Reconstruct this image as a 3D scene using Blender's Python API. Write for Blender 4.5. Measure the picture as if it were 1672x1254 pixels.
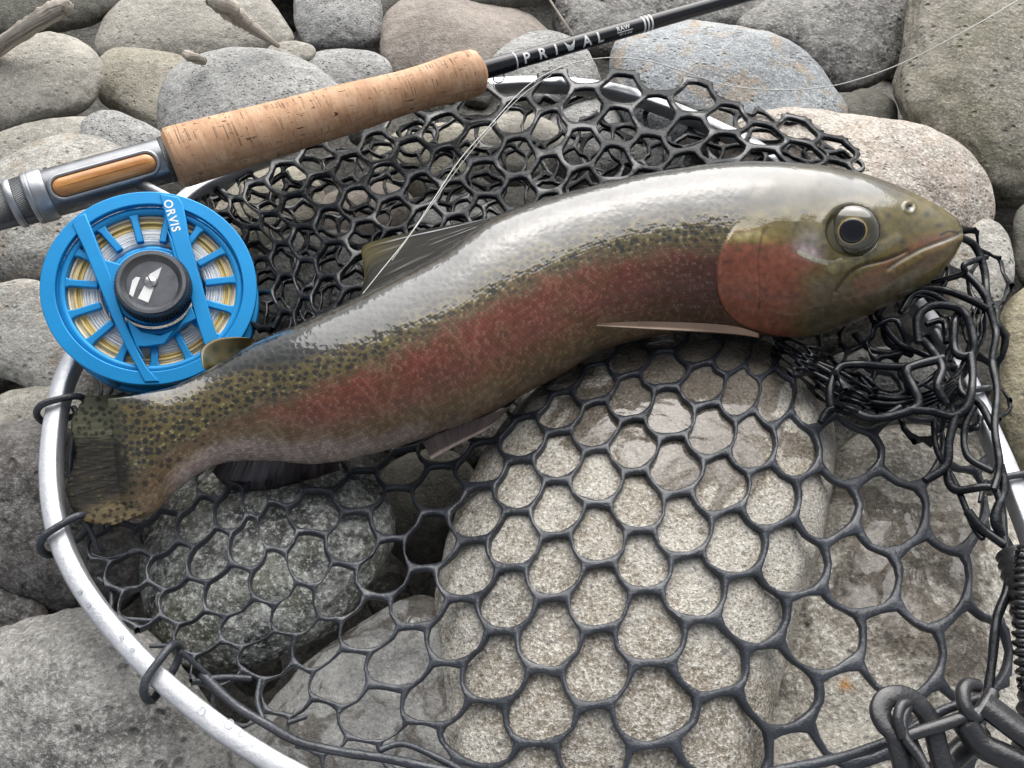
import bpy, bmesh, math, random
import numpy as np
from mathutils import Vector, Matrix
from mathutils.bvhtree import BVHTree

random.seed(7); rng = np.random.default_rng(11)
for o in list(bpy.data.objects): bpy.data.objects.remove(o)
SC = bpy.context.scene
COL = SC.collection

# ------------------------------------------------------------------ camera
F = 1391.0                        # focal length in photo pixels (1672 wide)
TILT = math.radians(35.0)         # camera looks 55 degrees below the horizon
DC = 0.5
CAM = np.array([0.0, -DC*math.sin(TILT), DC*math.cos(TILT)])
cd = bpy.data.cameras.new('camera'); cam = bpy.data.objects.new('camera', cd); COL.objects.link(cam)
cam.location = CAM; cam.rotation_euler = (TILT, 0, 0)
cd.sensor_width = 36; cd.lens = 36*F/1672; cd.clip_start = 0.01; cd.clip_end = 500
SC.camera = cam

# ------------------------------------------------------------------ sky, sun, exposure
SUN_EL, SUN_AZ = 46.0, -9.0        # azimuth measured from +y towards -x
w = bpy.data.worlds.new('World'); SC.world = w; w.use_nodes = True
nt = w.node_tree; nt.nodes.clear()
wo = nt.nodes.new('ShaderNodeOutputWorld'); bg = nt.nodes.new('ShaderNodeBackground')
sk = nt.nodes.new('ShaderNodeTexSky'); sk.sky_type = 'NISHITA'; sk.sun_disc = False
sk.sun_elevation = math.radians(SUN_EL); sk.sun_rotation = math.radians(-SUN_AZ)
sk.air_density = 1.0; sk.dust_density = 4.0; sk.ozone_density = 1.0
hs = nt.nodes.new('ShaderNodeHueSaturation'); hs.inputs['Saturation'].default_value = 0.35
nt.links.new(sk.outputs[0], hs.inputs['Color']); nt.links.new(hs.outputs[0], bg.inputs[0])
bg.inputs[1].default_value = 0.05
nt.links.new(bg.outputs[0], wo.inputs[0])
sl = bpy.data.lights.new('sun', 'SUN'); sl.energy = 1.5; sl.angle = math.radians(82); sl.color = (1.0, 0.985, 0.965)
so = bpy.data.objects.new('sun', sl); COL.objects.link(so)
az = math.radians(SUN_AZ); el = math.radians(SUN_EL)
sdir = Vector((-math.sin(az)*math.cos(el), math.cos(az)*math.cos(el), math.sin(el)))
so.rotation_euler = sdir.to_track_quat('Z', 'Y').to_euler(); so.location = (0, 0, 3)
SC.view_settings.view_transform = 'Standard'; SC.view_settings.look = 'None'
SC.view_settings.exposure = 1.72; SC.view_settings.gamma = 1.0
SC.view_settings.use_curve_mapping = False

# ------------------------------------------------------------------ pixel <-> place helpers
ct, st = math.cos(TILT), math.sin(TILT)
def rayv(px, py):
    px = np.asarray(px, float); py = np.asarray(py, float)
    x = (px-836)/F; y = -(py-627)/F; z = -np.ones_like(x)
    return np.stack([x, y*ct - z*st, y*st + z*ct], -1)
def at_d(px, py, d):
    v = rayv(px, py); return CAM + v*np.asarray(d, float)[..., None]
def depth_z(px, py, z):
    v = rayv(px, py); return (np.asarray(z, float) - CAM[2])/v[..., 2]
def at_z(px, py, z):
    return at_d(px, py, depth_z(px, py, z))
FWD = np.array([0, st, -ct]); RIGHT = np.array([1., 0, 0]); UPV = np.array([0, ct, st])
def topix(P):
    q = np.asarray(P) - CAM; d = q@FWD
    return 836 + F*(q@RIGHT)/d, 627 - F*(q@UPV)/d, d
def unit(v): v = np.asarray(v, float); return v/np.linalg.norm(v, axis=-1, keepdims=True)

# ------------------------------------------------------------------ numpy noise
_perm = rng.permutation(256); _perm = np.concatenate([_perm, _perm, _perm])
_grad = unit(rng.normal(size=(256, 3)))
def pnoise(p):
    p = np.asarray(p, float); i = np.floor(p).astype(int); f = p-i; i &= 255
    u = f*f*f*(f*(f*6-15)+10); out = 0
    for dx in (0, 1):
        for dy in (0, 1):
            for dz in (0, 1):
                h = _perm[_perm[_perm[(i[..., 0]+dx) & 255]+((i[..., 1]+dy) & 255)]+((i[..., 2]+dz) & 255)]
                g = _grad[h]; r = f-np.array([dx, dy, dz])
                wgt = (u[..., 0] if dx else 1-u[..., 0])*(u[..., 1] if dy else 1-u[..., 1])*(u[..., 2] if dz else 1-u[..., 2])
                out = out + wgt*(g*r).sum(-1)
    return out*1.6
def fbm(p, n=4, g=0.5):
    a = 1; s = 0; p = np.asarray(p, float).copy()
    for k in range(n):
        s = s + a*pnoise(p + 17.3*k); p = p*2.03; a *= g
    return s
def sstep(a, b, x): t = np.clip((x-a)/(b-a), 0, 1); return t*t*(3-2*t)

# ------------------------------------------------------------------ object helpers
def mesh_np(name, V, Q, mat=None, parent=None, smooth=True, cols=None, uv=None, origin=None, kind=None):
    V = np.asarray(V, float).reshape(-1, 3)
    o_ = V.mean(0) if origin is None else np.asarray(origin, float)
    if parent is not None: o_ = np.array(parent.get('_loc', (0, 0, 0)), float)
    me = bpy.data.meshes.new(name)
    Vl = (V-o_).astype(np.float32)
    if isinstance(Q, list): 
        me.from_pydata(Vl.tolist(), [], Q)
    else:
        Q = np.asarray(Q, np.int32); n = Q.shape[1]
        me.vertices.add(len(Vl)); me.vertices.foreach_set('co', Vl.ravel())
        me.loops.add(Q.size); me.loops.foreach_set('vertex_index', Q.ravel())
        me.polygons.add(len(Q)); me.polygons.foreach_set('loop_start', np.arange(0, Q.size, n, dtype=np.int32))
        me.update(calc_edges=True)
    if smooth: me.polygons.foreach_set('use_smooth', np.ones(len(me.polygons), bool))
    if cols is not None:
        a = me.attributes.new('skin', 'FLOAT_COLOR', 'POINT')
        c = np.concatenate([cols, np.ones((len(cols), 1))], 1) if cols.shape[1] == 3 else cols
        a.data.foreach_set('color', c.astype(np.float32).ravel())
    if uv is not None:
        a = me.attributes.new('uvp', 'FLOAT_VECTOR', 'POINT')
        a.data.foreach_set('vector', np.concatenate([uv, np.zeros((len(uv), 1))], 1).astype(np.float32).ravel())
    ob = bpy.data.objects.new(name, me)
    COL.objects.link(ob)
    if mat: me.materials.append(mat)
    if parent is not None: ob.parent = parent       # parent sits at its own base, no rotation
    else: ob.location = o_
    if kind: ob['kind'] = kind
    return ob
def crisp(o, ang=32):
    o.data.set_sharp_from_angle(angle=math.radians(ang)); return o
def tag(o, label, cat, group=None):
    o['label'] = label; o['category'] = cat
    if group: o['group'] = group
    return o
def thing(name, loc, label, cat, group=None):
    o = bpy.data.objects.new(name, None); COL.objects.link(o); o.location = loc; o['_loc'] = [float(x) for x in loc]
    o.empty_display_size = 0.02
    return tag(o, label, cat, group)
def sub(o, parent):               # make o a sub-part of mesh part `parent` (both live in the same frame)
    o.parent = parent; return o
class MB:
    """collects verts and faces, welded into one mesh"""
    def __init__(s): s.V = []; s.Q = []; s.n = 0; s.U = []
    def add(s, V, Q, U=None):
        V = np.asarray(V, float).reshape(-1, 3); s.V.append(V)
        s.Q.append(np.asarray(Q, int)+s.n); s.n += len(V)
        s.U.append(np.zeros((len(V), 2)) if U is None else np.asarray(U).reshape(-1, 2))
    def build(s, name, mat, parent=None, smooth=True, **k):
        V = np.concatenate(s.V)
        if len({q.shape[1] for q in s.Q}) == 1: Q = np.concatenate(s.Q)
        else: Q = [list(map(int, f)) for q in s.Q for f in q]
        return mesh_np(name, V, Q, mat, parent, smooth, uv=np.concatenate(s.U), **k)

def catmull(P, n=8, closed=False):
    P = np.asarray(P, float); m = len(P)
    if m == 2 and not closed:
        t = np.linspace(0, 1, n+1)[:, None]; return P[0]*(1-t)+P[1]*t
    out = []
    rngi = range(m) if closed else range(m-1)
    for i in rngi:
        if closed: a, b, c, d = P[(i-1) % m], P[i], P[(i+1) % m], P[(i+2) % m]
        else: a, b, c, d = P[max(i-1, 0)], P[i], P[i+1], P[min(i+2, m-1)]
        for k in range(n):
            t = k/n
            out.append(0.5*((2*b)+(c-a)*t+(2*a-5*b+4*c-d)*t*t+(3*b-a-3*c+d)*t**3))
    if not closed: out.append(P[-1])
    return np.array(out)

def tube(mb, C, R, seg=10, closed=False, prof=None, upref=(0, 0, 1), cap=True, twist=0):
    """sweep; C (n,3), R (n,) radius; prof (k,2) optional cross-section (side, up)"""
    C = np.asarray(C, float); n = len(C); R = np.broadcast_to(np.asarray(R, float), (n,))
    if closed: T = unit(np.roll(C, -1, 0)-np.roll(C, 1, 0))
    else: T = unit(np.gradient(C, axis=0))
    up = np.asarray(upref, float); up = np.broadcast_to(up, T.shape)
    S = np.cross(T, up); bad = np.linalg.norm(S, axis=1) < 1e-6; S[bad] = (1, 0, 0); S = unit(S); U = np.cross(S, T)
    if prof is None:
        a = np.arange(seg)/seg*2*math.pi + twist; prof = np.stack([np.cos(a), np.sin(a)], 1)
    prof = np.asarray(prof, float); k = len(prof)
    V = C[:, None]+R[:, None, None]*(prof[None, :, :1]*S[:, None]+prof[None, :, 1:]*U[:, None])
    i = np.arange(n if closed else n-1)[:, None]; j = np.arange(k)[None]
    i2 = (i+1) % n; j2 = (j+1) % k
    Q = np.stack([i*k+j, i*k+j2, i2*k+j2, i2*k+j], -1).reshape(-1, 4)
    L = np.concatenate([[0], np.cumsum(np.linalg.norm(np.diff(C, axis=0), axis=1))])
    Uv = np.stack([np.broadcast_to(L[:, None], (n, k)), np.broadcast_to((np.arange(k)/k)[None], (n, k))], -1)
    mb.add(V.reshape(-1, 3), Q, Uv)
    if cap and not closed:
        for e, (c, rr) in enumerate(((0, 1), (n-1, -1))):
            ring = V[c]; ctr = ring.mean(0)
            tip = ctr - rr*T[c]*R[c]*0.35 if k > 6 else ctr
            inner = ctr+(ring-ctr)*0.55 - rr*T[c]*R[c]*(0.28 if k > 6 else 0)
            VV = np.concatenate([ring, inner, tip[None]]); jj = np.arange(k); j3 = (jj+1) % k
            q1 = np.stack([jj, j3, k+j3, k+jj], 1); q2 = np.stack([k+jj, k+j3, np.full(k, 2*k), np.full(k, 2*k)], 1)
            if rr < 0: q1 = q1[:, ::-1]; q2 = np.stack([k+j3, k+jj, np.full(k, 2*k), np.full(k, 2*k)], 1)
            mb.add(VV, q1[:, ::-1] if rr > 0 else q1[:, ::-1], np.zeros((2*k+1, 2))+[L[c], 0])
            tri = np.stack([k+jj, k+j3, np.full(k, 2*k)], 1)
            mb.add(VV, tri if rr < 0 else tri[:, ::-1])

def lathe(mb, O, A, X, prof, seg=48):
    """prof: list of (radius, height along axis A) from O"""
    O = np.asarray(O, float); A = unit(A); X = unit(np.asarray(X)-np.dot(X, A)*A); Y = np.cross(A, X)
    a = np.arange(seg)/seg*2*math.pi; ring = np.cos(a)[:, None]*X+np.sin(a)[:, None]*Y
    prof = np.asarray(prof, float); n = len(prof)
    V = O+prof[:, None, :1]*ring[None]+prof[:, 1][:, None, None]*A
    i = np.arange(n-1)[:, None]; j = np.arange(seg)[None]; j2 = (j+1) % seg
    Q = np.stack([i*seg+j, i*seg+j2, (i+1)*seg+j2, (i+1)*seg+j], -1).reshape(-1, 4)
    U = np.stack([np.broadcast_to(prof[:, 1:2], (n, seg)), np.broadcast_to(a[None]/6.2832, (n, seg))], -1)
    mb.add(V.reshape(-1, 3), Q, U)

# ------------------------------------------------------------------ material helpers
class NT:
    def __init__(s, name):
        s.m = bpy.data.materials.new(name); s.m.use_nodes = True; s.t = s.m.node_tree; s.t.nodes.clear()
        s.out = s.n('ShaderNodeOutputMaterial'); s.b = s.n('ShaderNodeBsdfPrincipled')
        s.l(s.b.outputs[0], s.out.inputs[0])
    def n(s, t, **k):
        x = s.t.nodes.new(t)
        for a, v in k.items(): setattr(x, a, v)
        return x
    def l(s, a, b): s.t.links.new(a, b)
    def setv(s, **k):
        for a, v in k.items():
            s.b.inputs[a.replace('_', ' ')].default_value = v
    def coord(s, scale=1.0, attr=None, vec=None):
        if attr: c = s.n('ShaderNodeAttribute', attribute_name=attr).outputs['Vector']
        else: c = s.n('ShaderNodeTexCoord').outputs['Object']
        mp = s.n('ShaderNodeMapping')
        mp.inputs['Scale'].default_value = vec if vec else (scale,)*3
        s.l(c, mp.inputs['Vector']); return mp.outputs[0]
    def noise(s, vec, scale, detail=4, rough=0.55, dist=0.0):
        x = s.n('ShaderNodeTexNoise'); x.inputs['Scale'].default_value = scale; x.inputs['Detail'].default_value = detail
        x.inputs['Roughness'].default_value = rough; x.inputs['Distortion'].default_value = dist
        s.l(vec, x.inputs['Vector']); return x.outputs['Fac']
    def vor(s, vec, scale, feature='F1', rnd=1.0):
        x = s.n('ShaderNodeTexVoronoi', feature=feature); x.inputs['Scale'].default_value = scale
        x.inputs['Randomness'].default_value = rnd
        s.l(vec, x.inputs['Vector']); return x
    def ramp(s, fac, stops, interp='LINEAR'):
        r = s.n('ShaderNodeValToRGB'); r.color_ramp.interpolation = interp; e = r.color_ramp.elements
        while len(e) < len(stops): e.new(0.5)
        for q, (p, c) in zip(e, stops):
            q.position = p; q.color = (*c, 1) if isinstance(c, (tuple, list)) else (c, c, c, 1)
        s.l(fac, r.inputs[0]); return r.outputs[0]
    def mix(s, fac, a, b, mode='MIX'):
        x = s.n('ShaderNodeMix', data_type='RGBA', blend_type=mode)
        for i, v in ((0, fac), (6, a), (7, b)):
            if isinstance(v, (int, float)): x.inputs[i].default_value = v if i == 0 else (v, v, v, 1)
            elif isinstance(v, tuple): x.inputs[i].default_value = (*v, 1)
            else: s.l(v, x.inputs[i])
        return x.outputs[2]
    def math(s, op, a, b=0.0, clamp=False):
        x = s.n('ShaderNodeMath', operation=op); x.use_clamp = clamp
        for i, v in ((0, a), (1, b)):
            if isinstance(v, (int, float)): x.inputs[i].default_value = v
            else: s.l(v, x.inputs[i])
        return x.outputs[0]
    def bump(s, h, dist, strength=1.0, normal=None):
        x = s.n('ShaderNodeBump'); x.inputs['Distance'].default_value = dist; x.inputs['Strength'].default_value = strength
        s.l(h, x.inputs['Height'])
        if normal is not None: s.l(normal, x.inputs['Normal'])
        return x.outputs[0]

def plain(name, col, rough=0.5, metal=0.0, coat=0.0, coatr=0.05, bumpd=0.0, bscale=900, var=0.15, vscale=120, ior=1.5):
    m = NT(name); v = m.coord()
    nz = m.noise(v, vscale, 4)
    lo = tuple(c*(1-var) for c in col); hi = tuple(min(1, c*(1+var)) for c in col)
    m.l(m.ramp(nz, [(0.3, lo), (0.7, hi)]), m.b.inputs['Base Color'])
    r = m.ramp(m.noise(v, vscale*1.7, 3), [(0.3, rough*0.8), (0.7, min(1, rough*1.25))]); m.l(r, m.b.inputs['Roughness'])
    m.setv(Metallic=metal, Coat_Weight=coat, Coat_Roughness=coatr, IOR=ior)
    if bumpd: m.l(m.bump(m.noise(v, bscale, 3), bumpd), m.b.inputs['Normal'])
    return m.m

# ------------------------------------------------------------------ stone materials
def stone_mat(name, base, dark, light, speck=0.35, sscale=420, pit=0.5, pscale=150, blotch=0.5, bscale=16, wet=0.0,
              wetscale=14, fully=False, rough=0.72, moss=None, seed=0.0, vein=None, rust=None, wetc=None):
    m = NT(name); c = m.n('ShaderNodeTexCoord').outputs['Object']
    mp = m.n('ShaderNodeMapping'); mp.inputs['Location'].default_value = (seed*1.7, seed*0.9, -seed); m.l(c, mp.inputs[0]); v = mp.outputs[0]
    n1 = m.noise(v, bscale, 6, 0.6, 0.6)
    col = m.mix(m.ramp(n1, [(0.36, 0.0), (0.66, 1.0)] if blotch < 1 else [(0.43, 0.0), (0.57, 1.0)]), dark, base)
    n0 = m.noise(v, 9.0, 3, 0.5, 1.2); col = m.mix(1.0, col, m.ramp(n0, [(0.34, (0.70, 0.69, 0.68)), (0.62, (1.12, 1.12, 1.11))]), 'MULTIPLY')
    n2 = m.noise(v, sscale*0.25, 5, 0.7)
    col = m.mix(m.math('MULTIPLY', m.ramp(n2, [(0.42, 0.0), (0.7, 1.0)]), 0.7), col, light)
    if moss: col = m.mix(m.math('MULTIPLY', m.ramp(m.noise(v, bscale*0.8, 4, 0.6), [(0.48, 0.0), (0.66, 1.0)]), 0.65), col, moss)
    if vein: col = m.mix(m.math('MULTIPLY', m.ramp(m.noise(v, bscale*1.5, 5, 0.6, 1.4), [(0.52, 0.0), (0.62, 1.0)]), 0.7), col, vein)
    n3 = m.noise(v, sscale, 3, 0.75)          # mineral grains, dark and light
    col = m.mix(m.math('MULTIPLY', m.ramp(n3, [(0.37, 1.0), (0.455, 0.0)]), speck), col, tuple(x*0.25 for x in dark))
    col = m.mix(m.math('MULTIPLY', m.ramp(n3, [(0.545, 0.0), (0.63, 1.0)]), speck*0.9), col, tuple(min(0.9, x*1.45) for x in light))
    pv = m.vor(v, pscale); pd = pv.outputs['Distance']
    gate = m.ramp(m.noise(v, pscale*0.35, 3), [(0.47, 0.0), (0.60, 1.0)])
    pits = m.math('MULTIPLY', m.ramp(pd, [(0.10, 1.0), (0.34, 0.0)]), gate)
    col = m.mix(m.math('MULTIPLY', pits, 0.55*pit), col, tuple(x*0.35 for x in dark))
    if rust:
        g = m.n('ShaderNodeVectorMath', operation='DISTANCE'); g.name = 'speck'; m.l(m.n('ShaderNodeNewGeometry').outputs['Position'], g.inputs[0])
        dn = m.math('ADD', g.outputs['Value'], m.math('MULTIPLY', m.math('SUBTRACT', m.noise(v, 700, 3), 0.5), 0.004))
        col = m.mix(m.ramp(dn, [(0.0022, 1.0), (0.0040, 0.0)]), col, (0.55, 0.24, 0.04))
    rg = rough
    h = m.math('SUBTRACT', m.math('ADD', m.math('MULTIPLY', m.noise(v, 75, 6, 0.65), 1.0), m.math('MULTIPLY', n3, 0.22)), m.math('MULTIPLY', pits, 0.55*pit))
    if wet > 0:
        wn = m.noise(v, wetscale, 5, 0.62, 0.9)
        if wetc:
            ge = m.n('ShaderNodeNewGeometry').outputs['Position']; dd = m.n('ShaderNodeVectorMath', operation='DISTANCE'); m.l(ge, dd.inputs[0]); dd.inputs[1].default_value = tuple(at_z(wetc[0], wetc[1], 0.0))
            wn = m.math('ADD', wn, m.math('MULTIPLY', m.math('SUBTRACT', 1.0, m.math('DIVIDE', dd.outputs['Value'], wetc[2])), 0.30))
        wm = m.ramp(wn, [(0.615-0.22*wet, 0.0), (0.68-0.22*wet, 1.0)]) if not fully else None
        if fully:
            wm = m.ramp(m.noise(v, wetscale, 4, 0.6, 0.4), [(0.25, 0.55), (0.5, 1.0)])
        wd = m.ramp(wn, [(0.57-0.22*wet, 0.0), (0.62-0.22*wet, 1.0)]) if not fully else wm
        col = m.mix(wd, col, m.mix(1.0, col, (0.42, 0.39, 0.36), 'MULTIPLY'))
        m.l(m.mix(wm, rough, 0.30), m.b.inputs['Roughness'])
        m.l(m.math('MULTIPLY', wm, 1.0), m.b.inputs['Coat Weight']); m.setv(Coat_Roughness=0.04, Coat_IOR=1.42)
        cb = m.bump(m.math('ADD', m.noise(v, 38, 3, 0.5, 0.5), m.math('MULTIPLY', n3, 0.02)), 0.0014)
        m.l(cb, m.b.inputs['Coat Normal'])
    else:
        m.l(m.ramp(n2, [(0.3, rough-0.1), (0.7, min(1, rough+0.12))]), m.b.inputs['Roughness'])
    m.l(col, m.b.inputs['Base Color'])
    m.setv(IOR=1.45)
    m.l(m.bump(h, 0.0036*(0.6+pit*0.7)), m.b.inputs['Normal'])
    return m.m

def ico(sub):
    bm = bmesh.new(); bmesh.ops.create_icosphere(bm, subdivisions=sub, radius=1)
    V = np.array([v.co[:] for v in bm.verts]); T = np.array([[v.index for v in f.verts] for f in bm.faces]); bm.free(); return V, T
ICO = {k: ico(k) for k in (3, 5, 6)}
BV, BF, bn = [], [], 0
def stone_pts(outl, dz, tf, sub_, seed, amp=0.04, p=2.15, rough_amp=0.012, ztop=0.0, lie=0.35):
    pts = catmull(outl, 10, True); c = 0.5*(pts.min(0)+pts.max(0))
    rel = pts-c; ang = np.arctan2(-rel[:, 1], rel[:, 0]); rad = np.hypot(rel[:, 0], rel[:, 1])
    o = np.argsort(ang); ang = ang[o]; rad = rad[o]
    g = np.linspace(-math.pi, math.pi, 361)[:-1]
    R = np.interp(g, np.concatenate([ang-2*math.pi, ang, ang+2*math.pi]), np.tile(rad, 3))
    k = np.exp(-np.linspace(-2, 2, 17)**2); k /= k.sum()
    R = np.convolve(np.concatenate([R[-8:], R, R[:8]]), k, 'valid')
    rmin = np.percentile(R, 15)
    d0 = float(depth_z(c[0], c[1], dz)); T = tf*rmin*d0/F
    d = float(depth_z(c[0], c[1], dz+ztop-T*0.85))
    T = tf*rmin*d/F
    V, Tr = ICO[sub_]
    rho = np.hypot(V[:, 0], V[:, 1]); z = V[:, 2]; ph = np.arctan2(V[:, 1], V[:, 0])
    kk = 1/(rho**p+np.abs(z)**p)**(1/p)
    Rr = np.interp(ph, np.concatenate([g, [math.pi]]), np.concatenate([R, R[:1]]))
    nz = fbm(V*1.3+seed*7.1, 3)*amp + fbm(V*5+seed*3.3, 3)*rough_amp
    kk = kk*(1+nz)
    px = c[0]+np.cos(ph)*Rr*rho*kk; py = c[1]-np.sin(ph)*Rr*rho*kk
    ctr_ray = unit(rayv(c[0], c[1]))
    zc = float(at_d(c[0], c[1], np.array(d))[2]); dd_ = (1-lie)*d+lie*depth_z(px, py, zc)
    P = at_d(px, py, dd_) - ctr_ray*(T*z*kk)[:, None]
    return P, Tr
def stone(outl, mat, label, dz=0.0, tf=0.8, sub_=5, seed=None, group=None, name='river_stone', **k):
    global bn
    seed = seed if seed is not None else len(BV)+1
    P, T = stone_pts(outl, dz, tf, sub_, seed, **k)
    ob = mesh_np(name, P, T, mat); tag(ob, label, 'stone', group or 'river stones the net and trout lie on')
    P2, T2 = stone_pts(outl, dz, tf, 3, seed, **k)
    BV.append(P2); BF.append(T2+bn); bn += len(P2)
    return ob
def ell(cx, cy, a, b, ang=0, n=12, jit=0.05, seed=0):
    r = np.random.default_rng(seed+int(cx)*7+int(cy)); t = np.arange(n)/n*2*math.pi; an = math.radians(ang)
    j = 1+r.uniform(-jit, jit, n)
    x = a*np.cos(t)*j; y = b*np.sin(t)*j
    return np.stack([cx+x*math.cos(an)+y*math.sin(an), cy-x*math.sin(an)+y*math.cos(an)], 1)

G_smooth = lambda nm, s, **k: stone_mat(nm, (0.36, 0.345, 0.315), (0.22, 0.21, 0.19), (0.46, 0.45, 0.42), speck=0.18, sscale=700, pit=0.35, pscale=260, blotch=0.9, seed=s, **k)
M = {
 'warm': stone_mat('stone_warm_grey', (0.36, 0.34, 0.295), (0.23, 0.215, 0.18), (0.48, 0.46, 0.41), 0.22, 650, 0.55, 190, 0.9, seed=1),
 'warm2': stone_mat('stone_tan_grey', (0.37, 0.345, 0.28), (0.25, 0.23, 0.17), (0.48, 0.45, 0.38), 0.22, 600, 0.6, 210, 0.9, seed=2, moss=(0.22, 0.21, 0.10)),
 'grey': stone_mat('stone_pitted_grey', (0.33, 0.33, 0.315), (0.21, 0.21, 0.20), (0.47, 0.47, 0.46), 0.35, 560, 0.9, 330, 0.7, seed=3),
 'dark': stone_mat('stone_dark_olive', (0.13, 0.125, 0.10), (0.07, 0.068, 0.055), (0.20, 0.195, 0.165), 0.2, 600, 0.4, 200, 0.8, seed=4),
 'blue': stone_mat('stone_blue_grey', (0.33, 0.35, 0.365), (0.19, 0.205, 0.215), (0.52, 0.54, 0.55), 0.4, 560, 0.8, 200, 0.8, seed=5, vein=(0.35, 0.27, 0.18)),
 'brown': stone_mat('stone_pinkish_brown', (0.33, 0.285, 0.245), (0.21, 0.18, 0.155), (0.43, 0.38, 0.335), 0.15, 600, 0.3, 120, 0.9, seed=6),
 'rough': stone_mat('stone_rough_dark', (0.20, 0.195, 0.18), (0.085, 0.08, 0.075), (0.38, 0.37, 0.345), 0.4, 380, 0.9, 130, 1.0, seed=7, bscale=30),
 'bigbrown': stone_mat('stone_pitted_brown', (0.28, 0.255, 0.21), (0.13, 0.12, 0.095), (0.40, 0.37, 0.315), 0.35, 420, 1.0, 140, 0.9, seed=8, moss=(0.15, 0.14, 0.08)),
 'pale': stone_mat('stone_pale_pink', (0.45, 0.41, 0.355), (0.28, 0.235, 0.195), (0.60, 0.565, 0.51), 0.5, 420, 0.7, 230, 0.8, seed=9, vein=(0.37, 0.30, 0.245)),
 'olive': stone_mat('stone_olive_brown', (0.27, 0.235, 0.155), (0.15, 0.13, 0.08), (0.38, 0.35, 0.25), 0.3, 480, 0.5, 170, 0.9, seed=10),
 'left': stone_mat('stone_white_mottled', (0.40, 0.385, 0.345), (0.25, 0.24, 0.215), (0.56, 0.545, 0.50), 0.3, 520, 0.8, 170, 0.9, seed=11, vein=(0.30, 0.25, 0.19)),
 'umber': stone_mat('stone_umber', (0.11, 0.10, 0.092), (0.04, 0.037, 0.035), (0.22, 0.21, 0.20), 0.35, 420, 0.9, 120, 1.0, seed=12, bscale=26),
 'corner': stone_mat('stone_mottled_corner', (0.25, 0.243, 0.225), (0.07, 0.07, 0.066), (0.38, 0.37, 0.35), 0.4, 420, 0.9, 120, 1.0, seed=13, bscale=11),
 'green': stone_mat('stone_wet_green', (0.16, 0.165, 0.15), (0.035, 0.037, 0.035), (0.50, 0.51, 0.48), 0.55, 380, 0.6, 120, 1.0, seed=14, rough=0.42, bscale=38, moss=(0.11, 0.115, 0.075)),
 'slab': stone_mat('stone_smooth_slab', (0.25, 0.25, 0.24), (0.14, 0.14, 0.135), (0.36, 0.355, 0.34), 0.25, 520, 0.4, 80, 0.9, seed=15, wet=0.25, wetscale=30),
 'granite': stone_mat('stone_speckled_granite', (0.41, 0.385, 0.335), (0.27, 0.235, 0.185), (0.56, 0.54, 0.49), 0.62, 600, 0.5, 150, 1.0, seed=16, wet=0.25, wetscale=24, bscale=16, wetc=(1110, 640, 0.072)),
 'sand': stone_mat('stone_sandstone', (0.50, 0.46, 0.39), (0.24, 0.22, 0.185), (0.66, 0.63, 0.56), 0.5, 400, 0.7, 120, 0.9, seed=17, wet=0.2, wetscale=14, bscale=20, wetc=(1530, 900, 0.07), rust=True),
 'wetgrey': stone_mat('stone_wet_dark_grey', (0.13, 0.13, 0.12), (0.05, 0.05, 0.045), (0.27, 0.265, 0.25), 0.5, 450, 0.6, 160, 1.0, seed=18, rough=0.38, bscale=30),
}
S = stone
S([(-40,-70),(60,-75),(180,-60),(205,-5),(165,35),(100,52),(0,66),(-60,40)], M['dark'], 'large dark olive stone in the top left corner behind the driftwood stick', dz=0.0)
S([(160,62),(185,15),(240,-22),(330,-35),(420,-15),(465,25),(480,60),(470,82),(400,105),(290,112),(200,108),(165,90)], M['warm'], 'broad pale warm grey stone at the top with a broken driftwood stick lying on it', dz=-0.004)
S([(-45,120),(-10,80),(35,60),(80,54),(125,64),(160,88),(170,120),(155,160),(130,182),(60,203),(0,222),(-45,215),(-60,170)], M['warm'], 'smooth shaded grey stone at the left edge below the dark corner stone', dz=0.005)
S([(154,120),(166,92),(200,75),(250,74),(305,88),(335,130),(320,200),(265,222),(215,198),(172,172),(156,146)], M['warm2'], 'yellowish grey stone beside the small driftwood stub', dz=-0.022)
S([(480,0),(500,-34),(560,-45),(612,-20),(624,25),(618,72),(570,84),(505,80),(484,50)], M['grey'], 'upright grey green stone at the top edge between broad pale stone and brown stone', dz=-0.01)
S(ell(612,-2,48,52), M['dark'], 'dark olive stone wedged at the top edge beside the brown grey stone', dz=-0.02)
S(ell(475,86,40,20), M['warm'], 'small pale pebble sitting where the driftwood stick ends', dz=-0.002)
S([(490,98),(530,82),(590,81),(628,94),(642,122),(610,152),(540,156),(500,128)], M['grey'], 'plain grey stone just above the middle of the cork grip', dz=-0.006)
S([(257,185),(262,150),(285,112),(325,88),(380,76),(440,80),(500,100),(545,132),(565,180),(520,235),(400,262),(300,258),(264,230)], M['grey'], 'large finely pitted grey stone directly behind the cork grip', dz=0.010)
S([(622,72),(629,30),(655,2),(705,-22),(770,-8),(850,14),(895,50),(900,95),(850,135),(760,160),(670,150),(628,110)], M['brown'], 'large smooth brownish grey stone behind the end of the cork grip', dz=0.0)
S(ell(805,-28,112,46), M['dark'], 'dark shaded stone overhanging the brownish grey stone at the top edge', dz=0.01)
S([(788,100),(815,68),(860,52),(910,52),(950,72),(975,108),(980,150),(930,180),(850,175),(798,140)], M['grey'], 'grey stone under the white lettering of the rod', dz=-0.006)
S([(900,20),(920,-15),(990,-32),(1055,-10),(1074,25),(1062,65),(1010,98),(950,86),(908,62)], M['rough'], 'rough dark grey stone above the lettered rod', dz=-0.012)
S(ell(1160,5,118,50), M['rough'], 'dark weathered stone at the top edge behind the thin end of the rod', dz=-0.014)
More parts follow.
